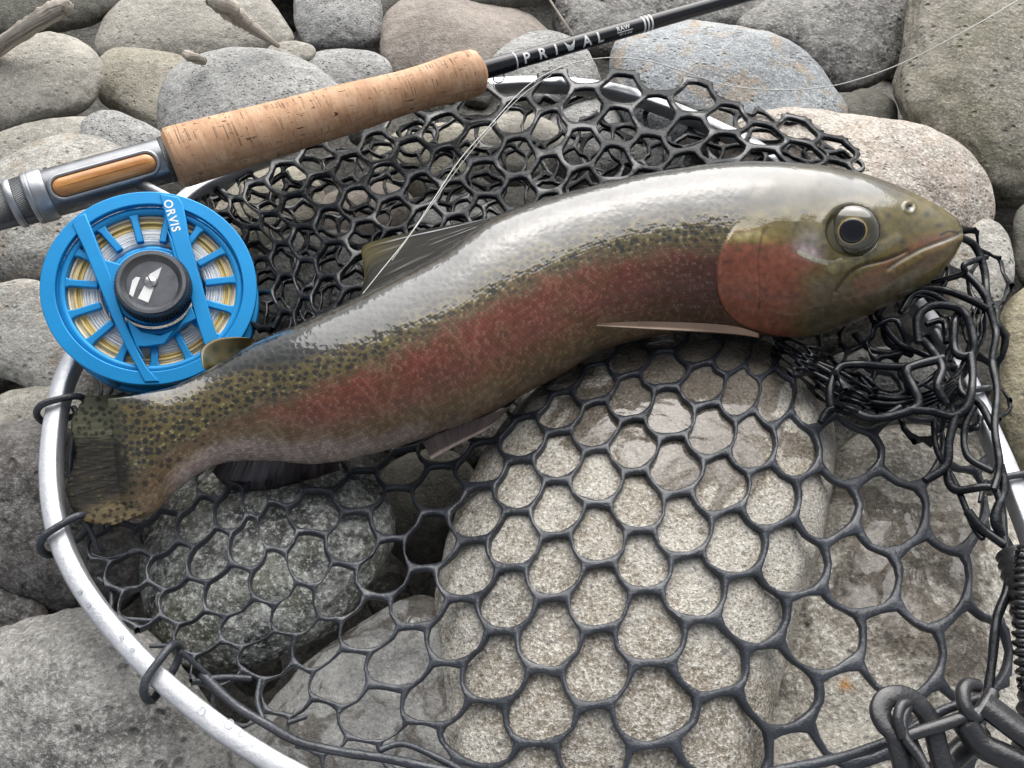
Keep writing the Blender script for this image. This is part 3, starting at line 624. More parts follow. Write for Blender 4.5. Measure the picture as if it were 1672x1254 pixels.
# loose strands of the folded mesh at the right (traced loops)
A_, B_, C_ = 0.012, 0.022, 0.004
lst = [
 ([(1560,385,.03),(1590,400,.026),(1607,440,B_),(1612,490,B_),(1626,545,B_),(1620,590,B_),(1628,640,B_),(1624,700,B_),(1632,760,B_),(1622,800,B_)],7),
 ([(1575,445,B_),(1600,470,B_),(1618,500,B_)],7),
 ([(1520,462,A_),(1572,447,B_),(1575,432,.028),(1610,420,B_)],6),
 ([(1432,515,A_),(1452,490,.018),(1500,472,.02),(1545,475,.02),(1585,490,B_),(1612,505,B_)],7),
 ([(1432,512,A_),(1450,540,A_),(1470,562,A_),(1500,575,A_),(1535,590,A_)],6),
 ([(1470,510,.018),(1490,480,.02),(1520,480,.02),(1555,500,.02)],6),
 ([(1500,560,.02),(1498,520,.022),(1520,500,.024),(1560,502,.024),(1580,520,.024),(1590,560,.022),(1585,580,.02),(1560,575,.02),(1558,530,.02),(1566,510,.02)],8),
 ([(1505,555,.02),(1520,570,.02),(1538,600,.02),(1530,632,.022),(1545,660,.02)],8),
 ([(1540,585,.02),(1490,598,.018),(1480,610,.018),(1500,655,.018),(1482,672,.018),(1425,684,.018),(1390,670,.016)],9),
 ([(1485,600,.016),(1440,598,.016),(1400,595,.016),(1370,600,.014),(1356,630,.012),(1356,665,.010)],8),
 ([(1480,670,.018),(1520,672,.02),(1555,680,.02),(1580,662,.022),(1588,620,.022),(1585,580,.022)],8),
 ([(1340,690,.008),(1356,668,.010),(1390,675,.012),(1425,688,.014),(1470,665,.016)],7),
 ([(1560,680,.02),(1550,720,.018),(1545,760,.016),(1510,785,.014)],8),
 ([(1565,600,.016),(1570,640,.016),(1600,660,.018),(1622,700,.02)],7),
 ([(1590,665,.02),(1575,700,.018),(1580,745,.016),(1620,770,.018)],7),
 ([(1525,690,.01),(1530,735,.01),(1560,790,.01),(1590,860,.012),(1605,880,.014)],6),
 ([(1545,770,.012),(1560,800,.012),(1625,800,.02),(1640,880,.018),(1650,930,.016)],8),
 ([(1632,760,.02),(1640,800,.02),(1625,850,.02),(1650,900,.016),(1646,960,.016),(1628,1010,.018),(1620,1080,.018),(1612,1140,.02)],9),
 ([(1580,835,.016),(1600,860,.016),(1640,890,.018)],9),
 ([(1310,600,.01),(1360,625,.012),(1400,650,.012),(1450,660,.012),(1490,655,.012)],5),
 ([(1290,575,.01),(1350,605,.012),(1400,640,.012),(1450,650,.012),(1500,650,.012)],5),
 ([(1300,590,.006),(1350,635,.008),(1400,655,.01),(1460,668,.01)],5),
 ([(1270,560,.01),(1330,590,.012),(1380,612,.012),(1420,640,.012)],5),
 ([(1320,610,.006),(1370,650,.006),(1430,655,.01),(1500,630,.014),(1540,600,.014)],5),
 ([(1400,612,.012),(1430,640,.012),(1480,650,.012),(1540,655,.012)],5),
 ([(1395,545,.004),(1420,570,.004),(1460,575,.006),(1480,560,.008)],6),
 ([(1440,520,.004),(1450,560,.006),(1490,580,.008)],6),
 ([(1550,520,.01),(1560,550,.01),(1550,590,.01)],5),
 ([(1512,530,.008),(1540,525,.01),(1545,560,.01)],6),
 ([(1556,560,.01),(1540,610,.01),(1560,640,.01),(1520,660,.01)],6),
]
strands(lst, joined=True)
lst = [  # cords and links along the left and lower rim
 ([(120,665,.012),(133,700,.012),(130,760,.006),(118,800,.002)],6),
 ([(130,690,.012),(118,720,.01),(112,780,.004)],5),
 ([(205,640,.008),(165,660,.004),(140,700,.004),(125,740,.004)],3.5),
 ([(150,600,.0),(165,640,.0),(140,680,.004)],4),
 ([(195,600,.0),(180,640,.0),(150,690,.004)],4),
 ([(120,835,.006),(160,850,.004),(200,855,.004),(235,870,.004)],3.5),
 ([(150,905,.008),(175,912,.006),(205,905,.006),(232,898,.006)],4.5),
 ([(160,945,.006),(180,960,.006),(182,985,.006),(178,1005,.006)],5),
 ([(185,962,.006),(215,960,.006),(240,955,.006)],4),
 ([(170,870,.004),(165,830,.004),(160,850,.004)],3.5),
 ([(200,1010,.008),(240,1013,.008),(262,1012,.008)],4.5),
 ([(245,1055,.008),(275,1055,.008),(292,1063,.01)],4.5),
 ([(330,1100,.012),(380,1148,.012),(440,1185,.012),(490,1212,.012),(560,1228,.012),(640,1240,.012),(740,1262,.012)],8.5),
 ([(345,1108,.012),(372,1106,.010),(410,1108,.008)],6),
 ([(425,1110,.008),(420,1145,.01),(432,1180,.012)],5),
 ([(470,1180,.010),(500,1170,.008)],5),
 ([(620,1225,.012),(660,1215,.01),(720,1240,.012),(760,1262,.012)],6),
 ([(1250,1262,.014),(1360,1240,.016),(1440,1215,.016),(1480,1195,.018),(1540,1160,.02),(1600,1140,.022)],9),
]
strands(lst, 'rim_cord', joined=True)

# ------------------------------------------------------------------ hoop
alu = NT('brushed_aluminium'); v = alu.coord()
alu.l(alu.ramp(alu.noise(v, 30, 5), [(0.35, (0.40, 0.41, 0.43)), (0.65, (0.50, 0.51, 0.53))]), alu.b.inputs['Base Color'])
alu.l(alu.ramp(alu.noise(v, 200, 4), [(0.3, 0.42), (0.7, 0.58)]), alu.b.inputs['Roughness']); alu.setv(Metallic=0.75)
alu.l(alu.bump(alu.noise(v, 500, 3), 0.0002), alu.b.inputs['Normal'])
hp = [(84,760,.019),(98,650,.018),(125,580,.016),(190,450,.012),(300,330,.010),(380,282,.010),(520,215,.008),(660,165,.006),(800,142,.006),(900,139,.006),(1000,150,.005),(1090,178,.003),(1170,212,.0),(1260,262,-.004),(1380,380,-.006),(1500,505,.0),(1565,600,.002),(1612,700,.006),(1655,800,.010),(1700,930,.012),(1720,1080,.014),(1700,1250,.014),(1560,1400,.014),(1300,1500,.014),(1000,1480,.014),(700,1390,.012),(520,1286,.016),(430,1236,.018),(345,1178,.020),(258,1105,.022),(180,1020,.021),(125,940,.020),(94,860,.020)]
hc = catmull(np.array(hp, float), 10, True); hd = depth_z(hc[:, 0], hc[:, 1], hc[:, 2]); HC = at_d(hc[:, 0], hc[:, 1], hd)
cw, chh, bv = 0.0046, 0.0054, 0.0011
prof = [(-cw, -chh+bv), (-cw+bv*.4, -chh+bv*.4), (-cw+bv, -chh), (cw-bv, -chh), (cw-bv*.4, -chh+bv*.4), (cw, -chh+bv), (cw, chh-bv), (cw-bv*.4, chh-bv*.4), (cw-bv, chh), (-cw+bv, chh), (-cw+bv*.4, chh-bv*.4), (-cw, chh-bv)]
mb = MB(); tube(mb, HC, np.ones(len(HC)), closed=True, prof=prof); crisp(mb.build('hoop', alu.m, net), 50)
# rubber loops that lace the mesh to the hoop
def hoop_at(px, py):
    k = np.argmin((hc[:, 0]-px)**2+(hc[:, 1]-py)**2); T = unit(HC[(k+1) % len(HC)]-HC[k-1]); return HC[k], T
for (px, py, tx, ty) in ((88,672,128,712),(92,882,160,900),(265,1100,350,1112),(1645,790,1600,820),(1590,655,1560,690)):
    c0, T = hoop_at(px, py); S_ = unit(np.cross(T, [0, 0, 1])); U_ = np.array([0, 0, 1.])
    tgt = at_z(tx, ty, 0.010); inw = np.sign(np.dot(tgt-c0, S_))*S_
    loop = []
    for a in np.linspace(0, 2*math.pi, 15)[:-1]:
        ca, sa = math.cos(a), math.sin(a); rs = 0.0092 if ca < 0 else 0.0145
        loop.append(c0+inw*rs*np.sign(ca)*abs(ca)**0.7+U_*0.0088*np.sign(sa)*abs(sa)**0.8+T*0.004*ca)
    mb = MB(); tube(mb, catmull(np.array(loop), 4, True), 0.0019, 10, closed=True, upref=T)
    tube(mb, catmull(np.array([c0+inw*0.0135+U_*0.002, (c0+inw*0.014+tgt)/2, tgt]), 6), 0.0012, 8)
    mb.build('lacing_loop', RUB, net)
# black sleeve of the handle joint on the right, coil cord and clip
blk = plain('black_plastic', (0.018, 0.018, 0.02), 0.35, coat=0.3, bumpd=0.0003, bscale=600)
mb = MB(); P = catmull(np.array([(1662,905,.016),(1684,985,.018),(1704,1080,.018),(1700,1180,.018),(1690,1262,.018)], float), 14)
C = at_z(P[:, 0], P[:, 1], P[:, 2]); tube(mb, C, 0.0095+0.0009*np.sin(np.arange(len(C))*2.1), 16); mb.build('handle_sleeve', blk, net)
clip = thing('net_clip', tuple(at_z(1520, 1200, 0.02)), 'black plastic clip with an open ring hooked to the net in the bottom right corner', 'clip')
mb = MB(); R_ = []
P = catmull(np.array([(1478,1262,.03),(1470,1230,.032),(1462,1200,.034),(1444,1180,.034),(1437,1160,.034),(1445,1142,.034),(1462,1136,.034),(1486,1140,.032),(1508,1160,.03),(1522,1185,.028),(1530,1215,.026)], float), 8)
tube(mb, at_z(P[:, 0], P[:, 1], P[:, 2]), 1.0, prof=[(-.0042, -.0012), (-.0034, -.002), (.0034, -.002), (.0042, -.0012), (.0042, .0012), (.0034, .002), (-.0034, .002), (-.0042, .0012)]); mb.build('ring', blk, clip)
mb = MB(); P = catmull(np.array([(1474,1205,.036),(1466,1175,.038),(1472,1152,.038),(1484,1150,.036),(1474,1175,.036),(1478,1205,.036),(1500,1235,.036),(1515,1262,.036)], float), 8)
tube(mb, at_z(P[:, 0], P[:, 1], P[:, 2]), 0.0022, 10); mb.build('gate', blk, clip)
mb = MB(); P = np.array([(1478,1202,.032),(1530,1186,.032),(1585,1168,.032),(1612,1156,.032)], float)
tube(mb, at_z(P[:, 0], P[:, 1], P[:, 2]), 0.0027, 12); mb.build('crossbar', blk, clip)
mb = MB(); P = np.array([(1480,1206,.029),(1500,1250,.029),(1520,1290,.029)], float)
tube(mb, at_z(P[:, 0], P[:, 1], P[:, 2]), 1.0, prof=[(-.004, -.001), (.004, -.001), (.004, .001), (-.004, .001)]); mb.build('strap', blk, clip)
mb = MB(); P = np.array([(1608,1150,.034),(1650,1182,.034),(1700,1218,.034)], float)
tube(mb, at_z(P[:, 0], P[:, 1], P[:, 2]), 1.0, prof=[(-.0055, -.0012), (.0055, -.0012), (.0055, .0012), (-.0055, .0012)]); mb.build('strap', blk, clip)
mb = MB(); P = catmull(np.array([(1576,1182,.03),(1600,1215,.028),(1640,1235,.028),(1700,1262,.028)], float), 6)
tube(mb, at_z(P[:, 0], P[:, 1], P[:, 2]), 0.0055, 12); mb.build('swivel_arm', blk, clip)
mb = MB(); P = catmull(np.array([(1596,1120,.03),(1580,1118,.032),(1572,1132,.034),(1578,1160,.034),(1592,1172,.032),(1610,1150,.032),(1620,1132,.03)], float), 6)
tube(mb, at_z(P[:, 0], P[:, 1], P[:, 2]), 0.0031, 12); mb.build('knot', blk, clip)
mb = MB(); tube(mb, at_z(np.array([1530, 1580., 1600.]), np.array([1262., 1215., 1190.]), np.array([.014, .014, .014])), 0.005, 12); mb.build('hook', blk, clip)
# coiled tether down the right edge
coil = MB(); ax = catmull(np.array([(1680,900,.03),(1676,960,.03),(1676,1050,.03),(1686,1130,.03)], float), 60)
AC = at_z(ax[:, 0], ax[:, 1], ax[:, 2]); a = np.arange(len(AC))*0.62
TT = unit(np.gradient(AC, axis=0)); SS = unit(np.cross(TT, [0, 0, 1])); UU = np.cross(SS, TT)
tube(coil, AC+0.0048*(np.cos(a)[:, None]*SS+np.sin(a)[:, None]*UU), 0.0012, 6)
tag(coil.build('coiled_cord', blk, None, origin=AC[0]), 'black coiled tether cord at the right edge beside the net handle', 'cord')

# ------------------------------------------------------------------ trout
STN = np.array([  # top x,y  bottom x,y  depth ratio
 (176,652,200,850,.03),(228,643,250,838,.24),(285,630,300,790,.46),(340,603,360,757,.58),(410,563,440,752,.68),(480,532,520,757,.76),(560,496,610,740,.82),
 (640,455,700,713,.86),(720,412,780,686,.88),(790,364,850,646,.88),(860,334,915,611,.88),(940,311,985,571,.88),(1020,291,1055,552,.88),(1100,276,1128,541,.88),
 (1180,266,1200,543,.86),(1260,264,1270,550,.84),(1340,270,1330,545,.84),(1410,283,1400,523,.84),(1470,304,1460,496,.86),(1520,329,1515,463,.9),(1548,346,1546,434,.95),(1565,358,1564,410,1.0),(1572,369,1573,393,1.0)], float)
NS, NTF, NTB = 1000, 270, 40
s_ = np.linspace(0, len(STN)-1, 400); fine = catmull(STN, 40)
arc = np.concatenate([[0], np.cumsum(np.hypot(np.diff(fine[:, 0]+fine[:, 2]), np.diff(fine[:, 1]+fine[:, 3]))/2)])
uu = np.linspace(0, arc[-1], NS); stn = np.stack([np.interp(uu, arc, fine[:, k]) for k in range(5)], 1)
tF = np.linspace(math.pi/2, -math.pi/2, NTF); tB = np.linspace(-math.pi/2, -3*math.pi/2, NTB+2)[1:-1]
TA = np.concatenate([tF, tB]); NTT = len(TA)
mid = 0.5*(stn[:, :2]+stn[:, 2:4]); half = 0.5*(stn[:, :2]-stn[:, 2:4])      # px
ZF = 0.036
DF = depth_z(mid[:, 0], mid[:, 1], ZF)
# close the snout
closing = np.ones(NS); e = (uu-uu[-1]+14)/14; closing[e > 0] = np.sqrt(np.clip(1-e[e > 0]**2, 0, 1))
sn, cs = np.sin(TA), np.cos(TA)
cs2 = np.sign(cs)*np.abs(cs)**0.92
px = mid[:, 0, None]+half[:, 0, None]*closing[:, None]*sn[None]
py = mid[:, 1, None]+half[:, 1, None]*closing[:, None]*sn[None]
amag = np.hypot(half[:, 0], half[:, 1])*DF/F
bb = amag*stn[:, 4]*closing
base = at_d(px, py, np.broadcast_to(DF[:, None], px.shape)); rd = unit(rayv(mid[:, 0], mid[:, 1]))
P3 = base - rd[:, None, :]*(bb[:, None]*cs2[None])[..., None]
# true image position of every surface point (perspective), used to lay out the markings
qx, qy, qd = topix(P3)
VV = (1-sn)/2*np.ones((NS, 1)); U1 = np.broadcast_to(uu[:, None], VV.shape)
front = (cs > -1e-6)[None]*np.ones((NS, 1))
# normals
gu = np.gradient(P3, axis=0); gv = np.gradient(P3, axis=1); Nn = np.cross(gu, gv); Nn /= (np.linalg.norm(Nn, axis=-1, keepdims=True)+1e-12)
ctr = P3.mean(1, keepdims=True); sg = np.sign(((P3-ctr)*Nn).sum(-1)); Nn *= sg[..., None]

def seg_d(x, y, pts, closed=False):
    """distance to a polyline and (signed) side"""
    p = catmull(np.array(pts, float), 6, closed); 
    if closed: p = np.concatenate([p, p[:1]])
    best = np.full(x.shape, 1e9)
    for a, b in zip(p[:-1], p[1:]):
        ab = b-a; L = (ab**2).sum()+1e-9; t = np.clip(((x-a[0])*ab[0]+(y-a[1])*ab[1])/L, 0, 1)
        d = np.hypot(x-a[0]-t*ab[0], y-a[1]-t*ab[1]); best = np.minimum(best, d)
    return best
def polymask(x, y, pts, soft):
    p = catmull(np.array(pts, float), 6, True); ins = np.zeros(x.shape, bool); n = len(p)
    for i in range(n):
        x1, y1 = p[i]; x2, y2 = p[(i+1) % n]
        if y1 == y2: continue
        c = ((y1 > y) != (y2 > y)) & (x < (x2-x1)*(y-y1)/(y2-y1)+x1); ins ^= c
    d = seg_d(x, y, pts, True); sd = np.where(ins, d, -d)
    return sstep(-soft, soft, sd), sd
def blob(x, y, cx, cy, a, b, ang=0):
    an = math.radians(ang); dx = x-cx; dy = y-cy
    u = (dx*math.cos(an)-dy*math.sin(an))/a; v = (dx*math.sin(an)+dy*math.cos(an))/b
    return np.exp(-(u*u+v*v)*1.2)

x, y = qx, qy; w1 = fbm(np.stack([x*.02, y*.02, 0*x], -1), 4); w2 = fbm(np.stack([x*.09, y*.09, 0*x+4], -1), 3); w3 = pnoise(np.stack([x*.35, y*.35, 0*x+9], -1))
C = np.zeros(px.shape+(3,)); H = np.zeros(px.shape)          # colour and relief (m)
def put(col, m):
    global C
    C = C*(1-m[..., None])+np.array(col)*m[..., None]
fx = mid[:, 0][:, None]*np.ones_like(x)          # station x
V = VV+0.035*w1+0.012*w2
C[:] = (0.040, 0.040, 0.030)
put((0.165, 0.125, 0.036), sstep(np.interp(fx, [180, 330, 480], [-.02, .06, .22]), np.interp(fx, [180, 330, 480], [.08, .16, .33]), V))
b1 = np.interp(fx, [180, 300, 420, 520, 700, 900, 1100, 1200], [.62, .60, .52, .44, .41, .42, .47, .49])
b2 = np.interp(fx, [180, 300, 420, 520, 700, 900, 1100, 1200], [.82, .80, .72, .80, .82, .84, .88, .90])
rs = sstep(330, 520, fx)
put((0.20, 0.130, 0.065), sstep(b1-.05, b1+.05, V))
put((0.285, 0.080, 0.050), sstep(b1-.03, b1+.12, V+.04*w2)*rs*np.clip(0.80+0.35*w1, 0, 1)*(1-0.15*np.clip(w2, 0, 1)))
put((0.265, 0.175, 0.090), sstep(b2-.16, b2+.06, V))
put((0.19, 0.125, 0.065), sstep(b2, b2+.12, V)*sstep(500, 700, fx))
put((0.72, 0.58, 0.53), sstep(np.interp(fx, [180, 300, 500, 640, 800], [.74, .72, .74, .82, .92]), np.interp(fx, [180, 300, 500, 640, 800], [.88, .88, .90, .97, 1.05]), V)*sstep(250, 300, fx)*sstep(830, 560, fx)*(0.7+0.3*w3))
put((0.10, 0.038, 0.024), sstep(950, 1150, fx)*sstep(b1, b1+.12, V)*0.75)  # dark red fore flank, deepened to put the belly's shadow into the colour
# scales: staggered rows, each a small dish with a bright rim
sc = 6.4; al = U1/sc+0.22*w2; ac = (VV*np.interp(fx, [180, 400, 1000], [190, 200, 285]))/ (sc*0.78)
row = np.floor(ac); fa = ac-row-.5; fb = np.mod(al+0.5*np.mod(row, 2), 1)-.5
rad_ = np.hypot(fa, fb*1.0); body = sstep(1225, 1185, x-0.0*y)*front
sh_ = np.clip(1-rad_*1.7, 0, 1)
cid = (np.floor(al+0.5*np.mod(row, 2)).astype(int)*131+row.astype(int)*71) % 997
rv = rng.random(997)[cid]
relf = np.interp(VV, [.0, .26, .40, .6, 1], [.10, .14, .8, 1, .8])
H += body*relf*(0.00012*sh_+0.00005*(rv-.5))
C *= (1+body*(0.55*(rv-.5)+0.42*(sh_-.45)))[..., None]
rimb = (rad_ > .42)&(fb > 0)
put((0.62, 0.55, 0.47), body*rimb*(rv > .72)*np.interp(VV, [.2, .35, .6, 1], [.0, .34, .40, .45])*0.55)
put((0.80, 0.70, 0.30), body*(rv > .90)*sh_*sstep(b1+.06, b1-.04, V)*sstep(.28, .36, VV)*0.5)
# black spots
def spots(spc, seed, r0, r1, dens, x=None, y=None):
    w3_ = w3 if x is None else pnoise(np.stack([x*.35, y*.35, 0*x+9], -1))
    if x is None: x, y = qx, qy
    r = np.random.default_rng(seed); n = 400; J = r.random((n, n, 4))
    X = x/spc; Y = y/spc; ix = np.floor(X).astype(int); iy = np.floor(Y).astype(int); out = np.zeros(x.shape)
    for dx in (-1, 0, 1):
        for dy in (-1, 0, 1):
            j = J[(ix+dx) % n, (iy+dy) % n]; cx = ix+dx+.15+.7*j[..., 0]; cy = iy+dy+.15+.7*j[..., 1]
            d = np.hypot((X-cx)*1.0, (Y-cy)*1.15)*spc+2.6*w3_; rr = r0+(r1-r0)*j[..., 2]
            out = np.maximum(out, sstep(rr+1.2, rr-1.2, d)*(j[..., 3] < dens))
    return out
szone = sstep(b1+.06, b1-.05, V)*front*sstep(1235, 1190, x)
sp = spots(11.0, 3, 2.9, 5.4, .95)
put((0.012, 0.011, 0.008), np.clip(sp*szone*1.0, 0, 1)*0.93)
H -= 0.00006*sp*szone
sp2 = spots(13.5, 5, 3.0, 5.5, .8); tz = sstep(420, 300, fx)*sstep(.86, .70, V)*sstep(b1-.05, b1+.05, V)
put((0.03, 0.022, 0.012), sp2*tz*0.8)
# ragged fan of scales running out on the tail
def tailcol(X, Y):
    a = pnoise(np.stack([X*.05, Y*.05, 0*X+3], -1)); b = pnoise(np.stack([X*.03, Y*.35, 0*X+5], -1)); c = np.zeros(X.shape+(3,)); c[:] = (0.105, 0.108, 0.066)
    def p(col, m): c[:] = c*(1-m[..., None])+np.array(col)*m[..., None]
    p((0.15, 0.115, 0.060), sstep(775, 815, Y+12*a-.25*(X-200)))
    dk_ = sstep(700, 728, Y+10*a+5*b)*sstep(222, 196, X+14*a+12*b)*sstep(838, 800, Y+.55*(X-180)+10*a)
    p((0.028, 0.025, 0.018), dk_); p((0.008, 0.008, 0.007), dk_*sstep(-.1, .3, b))
    p((0.19, 0.13, 0.055), dk_*sstep(.45, .6, pnoise(np.stack([X*.09, Y*.5, 0*X+15], -1)))*.5)
    s = spots(11.0, 8, 2.8, 4.6, .9, X, Y); c[:] = c*(1-0.78*s*sstep(.8, .2, dk_))[..., None]
    return c
edge = 205+14*np.sin((VV-.5)*5)+12*w2+12*w3
tl_ = sstep(edge+14, edge-8, x)*(x < 262)
C = C*(1-tl_[..., None])+tailcol(x, y)*tl_[..., None]
# ------- head
head = sstep(1180, 1215, x)
gill = [(1218,352),(1196,376),(1178,410),(1170,455),(1176,492),(1196,518),(1232,536),(1300,548),(1420,535),(1600,430),(1600,330),(1500,290),(1380,250),(1240,300)]
gm, gsd = polymask(x, y, gill, 1.5); gm = gm*front
hc_ = (0.20, 0.15, 0.024)
put(hc_, gm)
put((0.07, 0.058, 0.025), gm*sstep(352, 322, y+0.10*(x-1300)+6*w1))
gr = gm*sstep(380, 408, y-0.05*(x-1200)+16*w1+8*w2)*sstep(1345, 1270, x+12*w1)
put((0.37, 0.115, 0.060), gr)
put((0.34, 0.10, 0.06), gm*blob(x, y, 1305, 428, 34, 26)*0.9)
put((0.155, 0.115, 0.058), gm*sstep(430, 470, y+8*w1)*sstep(1290, 1345, x+8*w1))
put((0.30, 0.12, 0.06), gm*blob(x, y, 1290, 505, 40, 22, 20)*0.75)
put((0.12, 0.10, 0.06), gm*blob(x, y, 1340, 515, 75, 24, 14)*0.7)
put((0.35, 0.25, 0.06), gm*sstep(375, 386, y)*sstep(402, 392, y)*sstep(1300, 1240, x))
put((0.62, 0.55, 0.28), gm*blob(x, y, 1222, 384, 24, 6, 10)*0.7)
put((0.40, 0.40, 0.42), gm*blob(x, y, 1322, 396, 26, 26)*0.55)
put((0.75, 0.62, 0.66), gm*blob(x, y, 1322, 412, 24, 9, -25)*0.75)
put((0.80, 0.78, 0.60), gm*sstep(5, 2, seg_d(x, y, [(1306,412),(1330,423),(1358,430),(1372,424)])+2*w2)*0.85)
put((0.32, 0.27, 0.13), gm*sstep(11, 5, seg_d(x, y, [(1360,438),(1400,424),(1430,408),(1462,388)])+3*w1))
put((0.16, 0.13, 0.04), gm*blob(x, y, 1480, 372, 50, 16, 14)*0.7)
put((0.30, 0.15, 0.05), gm*blob(x, y, 1510, 394, 48, 11, 12)*0.9)
put((0.30, 0.10, 0.045), gm*sstep(9, 3, seg_d(x, y, [(1400,465),(1450,430),(1500,402),(1545,384)]))*0.6)
put((0.22, 0.11, 0.06), gm*blob(x, y, 1430, 462, 60, 16, 28)*0.8)
put((0.21, 0.11, 0.065), gm*blob(x, y, 1520, 425, 46, 17, 35)*0.8)
put((0.26, 0.26, 0.19), gm*blob(x, y, 1475, 460, 40, 10, 30)*0.55)
put((0.05, 0.035, 0.02), gm*sstep(2.8, 1.0, seg_d(x, y, [(1366,476),(1388,448),(1410,434),(1450,424),(1478,412)]))*0.8)
put((0.04, 0.02, 0.015), gm*sstep(2.6, 0.8, seg_d(x, y, [(1566,381),(1548,378),(1536,384)])))
lip = seg_d(x, y, [(1572,381),(1545,392),(1508,406),(1475,424),(1452,440)])
put((0.55, 0.50, 0.44), gm*sstep(3.2, 1.2, lip+1.2*w2)*0.6)
put((0.10, 0.04, 0.025), gm*sstep(2.6, .8, seg_d(x, y, [(1250,362),(1242,392),(1238,430),(1240,470),(1240,505)])+1.5*w2)*0.5)
for (cx_, cy_, a_, b_, an_) in ((1262,348,9,6,20),(1310,345,10,6,-10),(1300,365,5,4,0),(1442,330,8,5,0),(1475,395,7,5,0),(1450,352,6,5,0),(1514,350,7,6,0),(1532,368,9,5,20),(1470,318,6,5,0)):
    put((0.035, 0.03, 0.015), gm*blob(x, y, cx_, cy_, a_, b_, an_)*0.85)
C *= (1+gm*(0.38*w2+0.20*w3+0.25*w1))[..., None]
fr = (rng.random(4001)[((x*0.5).astype(int)*57+(y*0.5).astype(int)*131) % 4001])
put((0.45, 0.36, 0.22), gm*(fr > .985)*sstep(360, 400, y)*0.25)
# relief on the head
H += 0.0016*gm*np.exp(-np.clip(gsd, 0, 99)/26)*sstep(1500, 1250, x)*sstep(360, 400, y)
H -= 0.0003*np.exp(-(seg_d(x, y, [(1252,375),(1242,400),(1238,440),(1240,480),(1244,508)])/3.5)**2)*front
H -= 0.0012*np.exp(-(seg_d(x, y, [(1366,476),(1388,448),(1410,434),(1450,424),(1480,411)])/4)**2)*front
H -= 0.0011*np.exp(-((lip+3*0)/3.0)**2)*front*(y > 0)
H += 0.0008*np.exp(-(seg_d(x, y, [(1566,392),(1530,408),(1490,428),(1460,448)])/7)**2)*front
H += 0.0005*np.exp(-(seg_d(x, y, [(1360,438),(1400,424),(1430,408),(1462,388)])/8)**2)*front
H -= 0.0010*np.exp(-(seg_d(x, y, [(1395,540),(1440,505),(1500,470)])/4)**2)*front
er = np.hypot(x-1391, (y-378)*1.05); H -= 0.0022*sstep(46, 36, er)*front; H += 0.0004*np.exp(-((er-50)/8)**2)*front
put((0.060, 0.050, 0.018), sstep(58, 40, er+4*w2)*front*.85)
nr = np.hypot(x-1485, y-339); H += 0.0004*np.exp(-((nr-9)/2.6)**2)*front - 0.0010*sstep(6, 3, nr)*front
put((0.03, 0.025, 0.015), sstep(6, 4, nr)*front)
H += 0.00035*fbm(np.stack([x*.012, y*.012, 0*x+2], -1), 3)*(0.6+0.4*gm)
H += 0.00003*w3*front*(0.4+gm*0.8)*sstep(.12, .4, VV)
WET = np.clip(sstep(b1+.10, b1-.04, V)+head*sstep(395, 365, y), 0, 1)*.74+.26+.15*w1; WET = WET*(1-.9*tl_)
P3 = P3+Nn*H[..., None]
C = np.clip(C*0.55, 0.004, 0.9); C = np.concatenate([C, np.clip(WET, 0, 1)[..., None]], -1)
i, j = np.meshgrid(np.arange(NS-1), np.arange(NTT), indexing='ij'); j2 = (j+1) % NTT
Q = np.stack([i*NTT+j, (i+1)*NTT+j, (i+1)*NTT+j2, i*NTT+j2], -1).reshape(-1, 4)
sk_ = NT('trout_skin'); at = sk_.n('ShaderNodeAttribute', attribute_name='skin')
sk_.l(at.outputs['Color'], sk_.b.inputs['Base Color']); sk_.l(at.outputs['Alpha'], sk_.b.inputs['Coat Weight'])
v = sk_.coord()
sk_.l(sk_.ramp(sk_.noise(v, 120, 4), [(0.3, 0.32), (0.7, 0.48)]), sk_.b.inputs['Roughness'])
sk_.setv(IOR=1.45, Coat_Weight=1.0, Coat_IOR=1.62, Specular_IOR_Level=0.35, Coat_Roughness=0.045, Subsurface_Weight=0.0)
bz = sk_.bump(sk_.math('ADD', sk_.noise(v, 90, 3, 0.5), sk_.math('MULTIPLY', sk_.noise(v, 900, 3, 0.6), 0.10)), 0.0003)
sk_.l(bz, sk_.b.inputs['Coat Normal'])
SKIN = sk_.m
fm_ = NT('fin_skin'); at = fm_.n('ShaderNodeAttribute', attribute_name='skin'); fm_.l(at.outputs['Color'], fm_.b.inputs['Base Color'])
fm_.setv(Roughness=.4, Coat_Weight=.25, Coat_IOR=1.45, Coat_Roughness=.12)
FINM = fm_.m
fm_ = NT('tail_skin'); at = fm_.n('ShaderNodeAttribute', attribute_name='skin'); fm_.l(at.outputs['Color'], fm_.b.inputs['Base Color'])
fm_.setv(Roughness=.45, Specular_IOR_Level=.06, Coat_Weight=.02, Coat_IOR=1.5, Coat_Roughness=.15)
TAILM = fm_.m
cm = P3.mean((0, 1))
fish = thing('trout', tuple(cm-[0, 0, 0.04]), 'large rainbow trout with red side band and black spots lying on the net', 'fish')
body_ = mesh_np('body', P3.reshape(-1, 3), Q, SKIN, fish, cols=C.reshape(-1, 4))

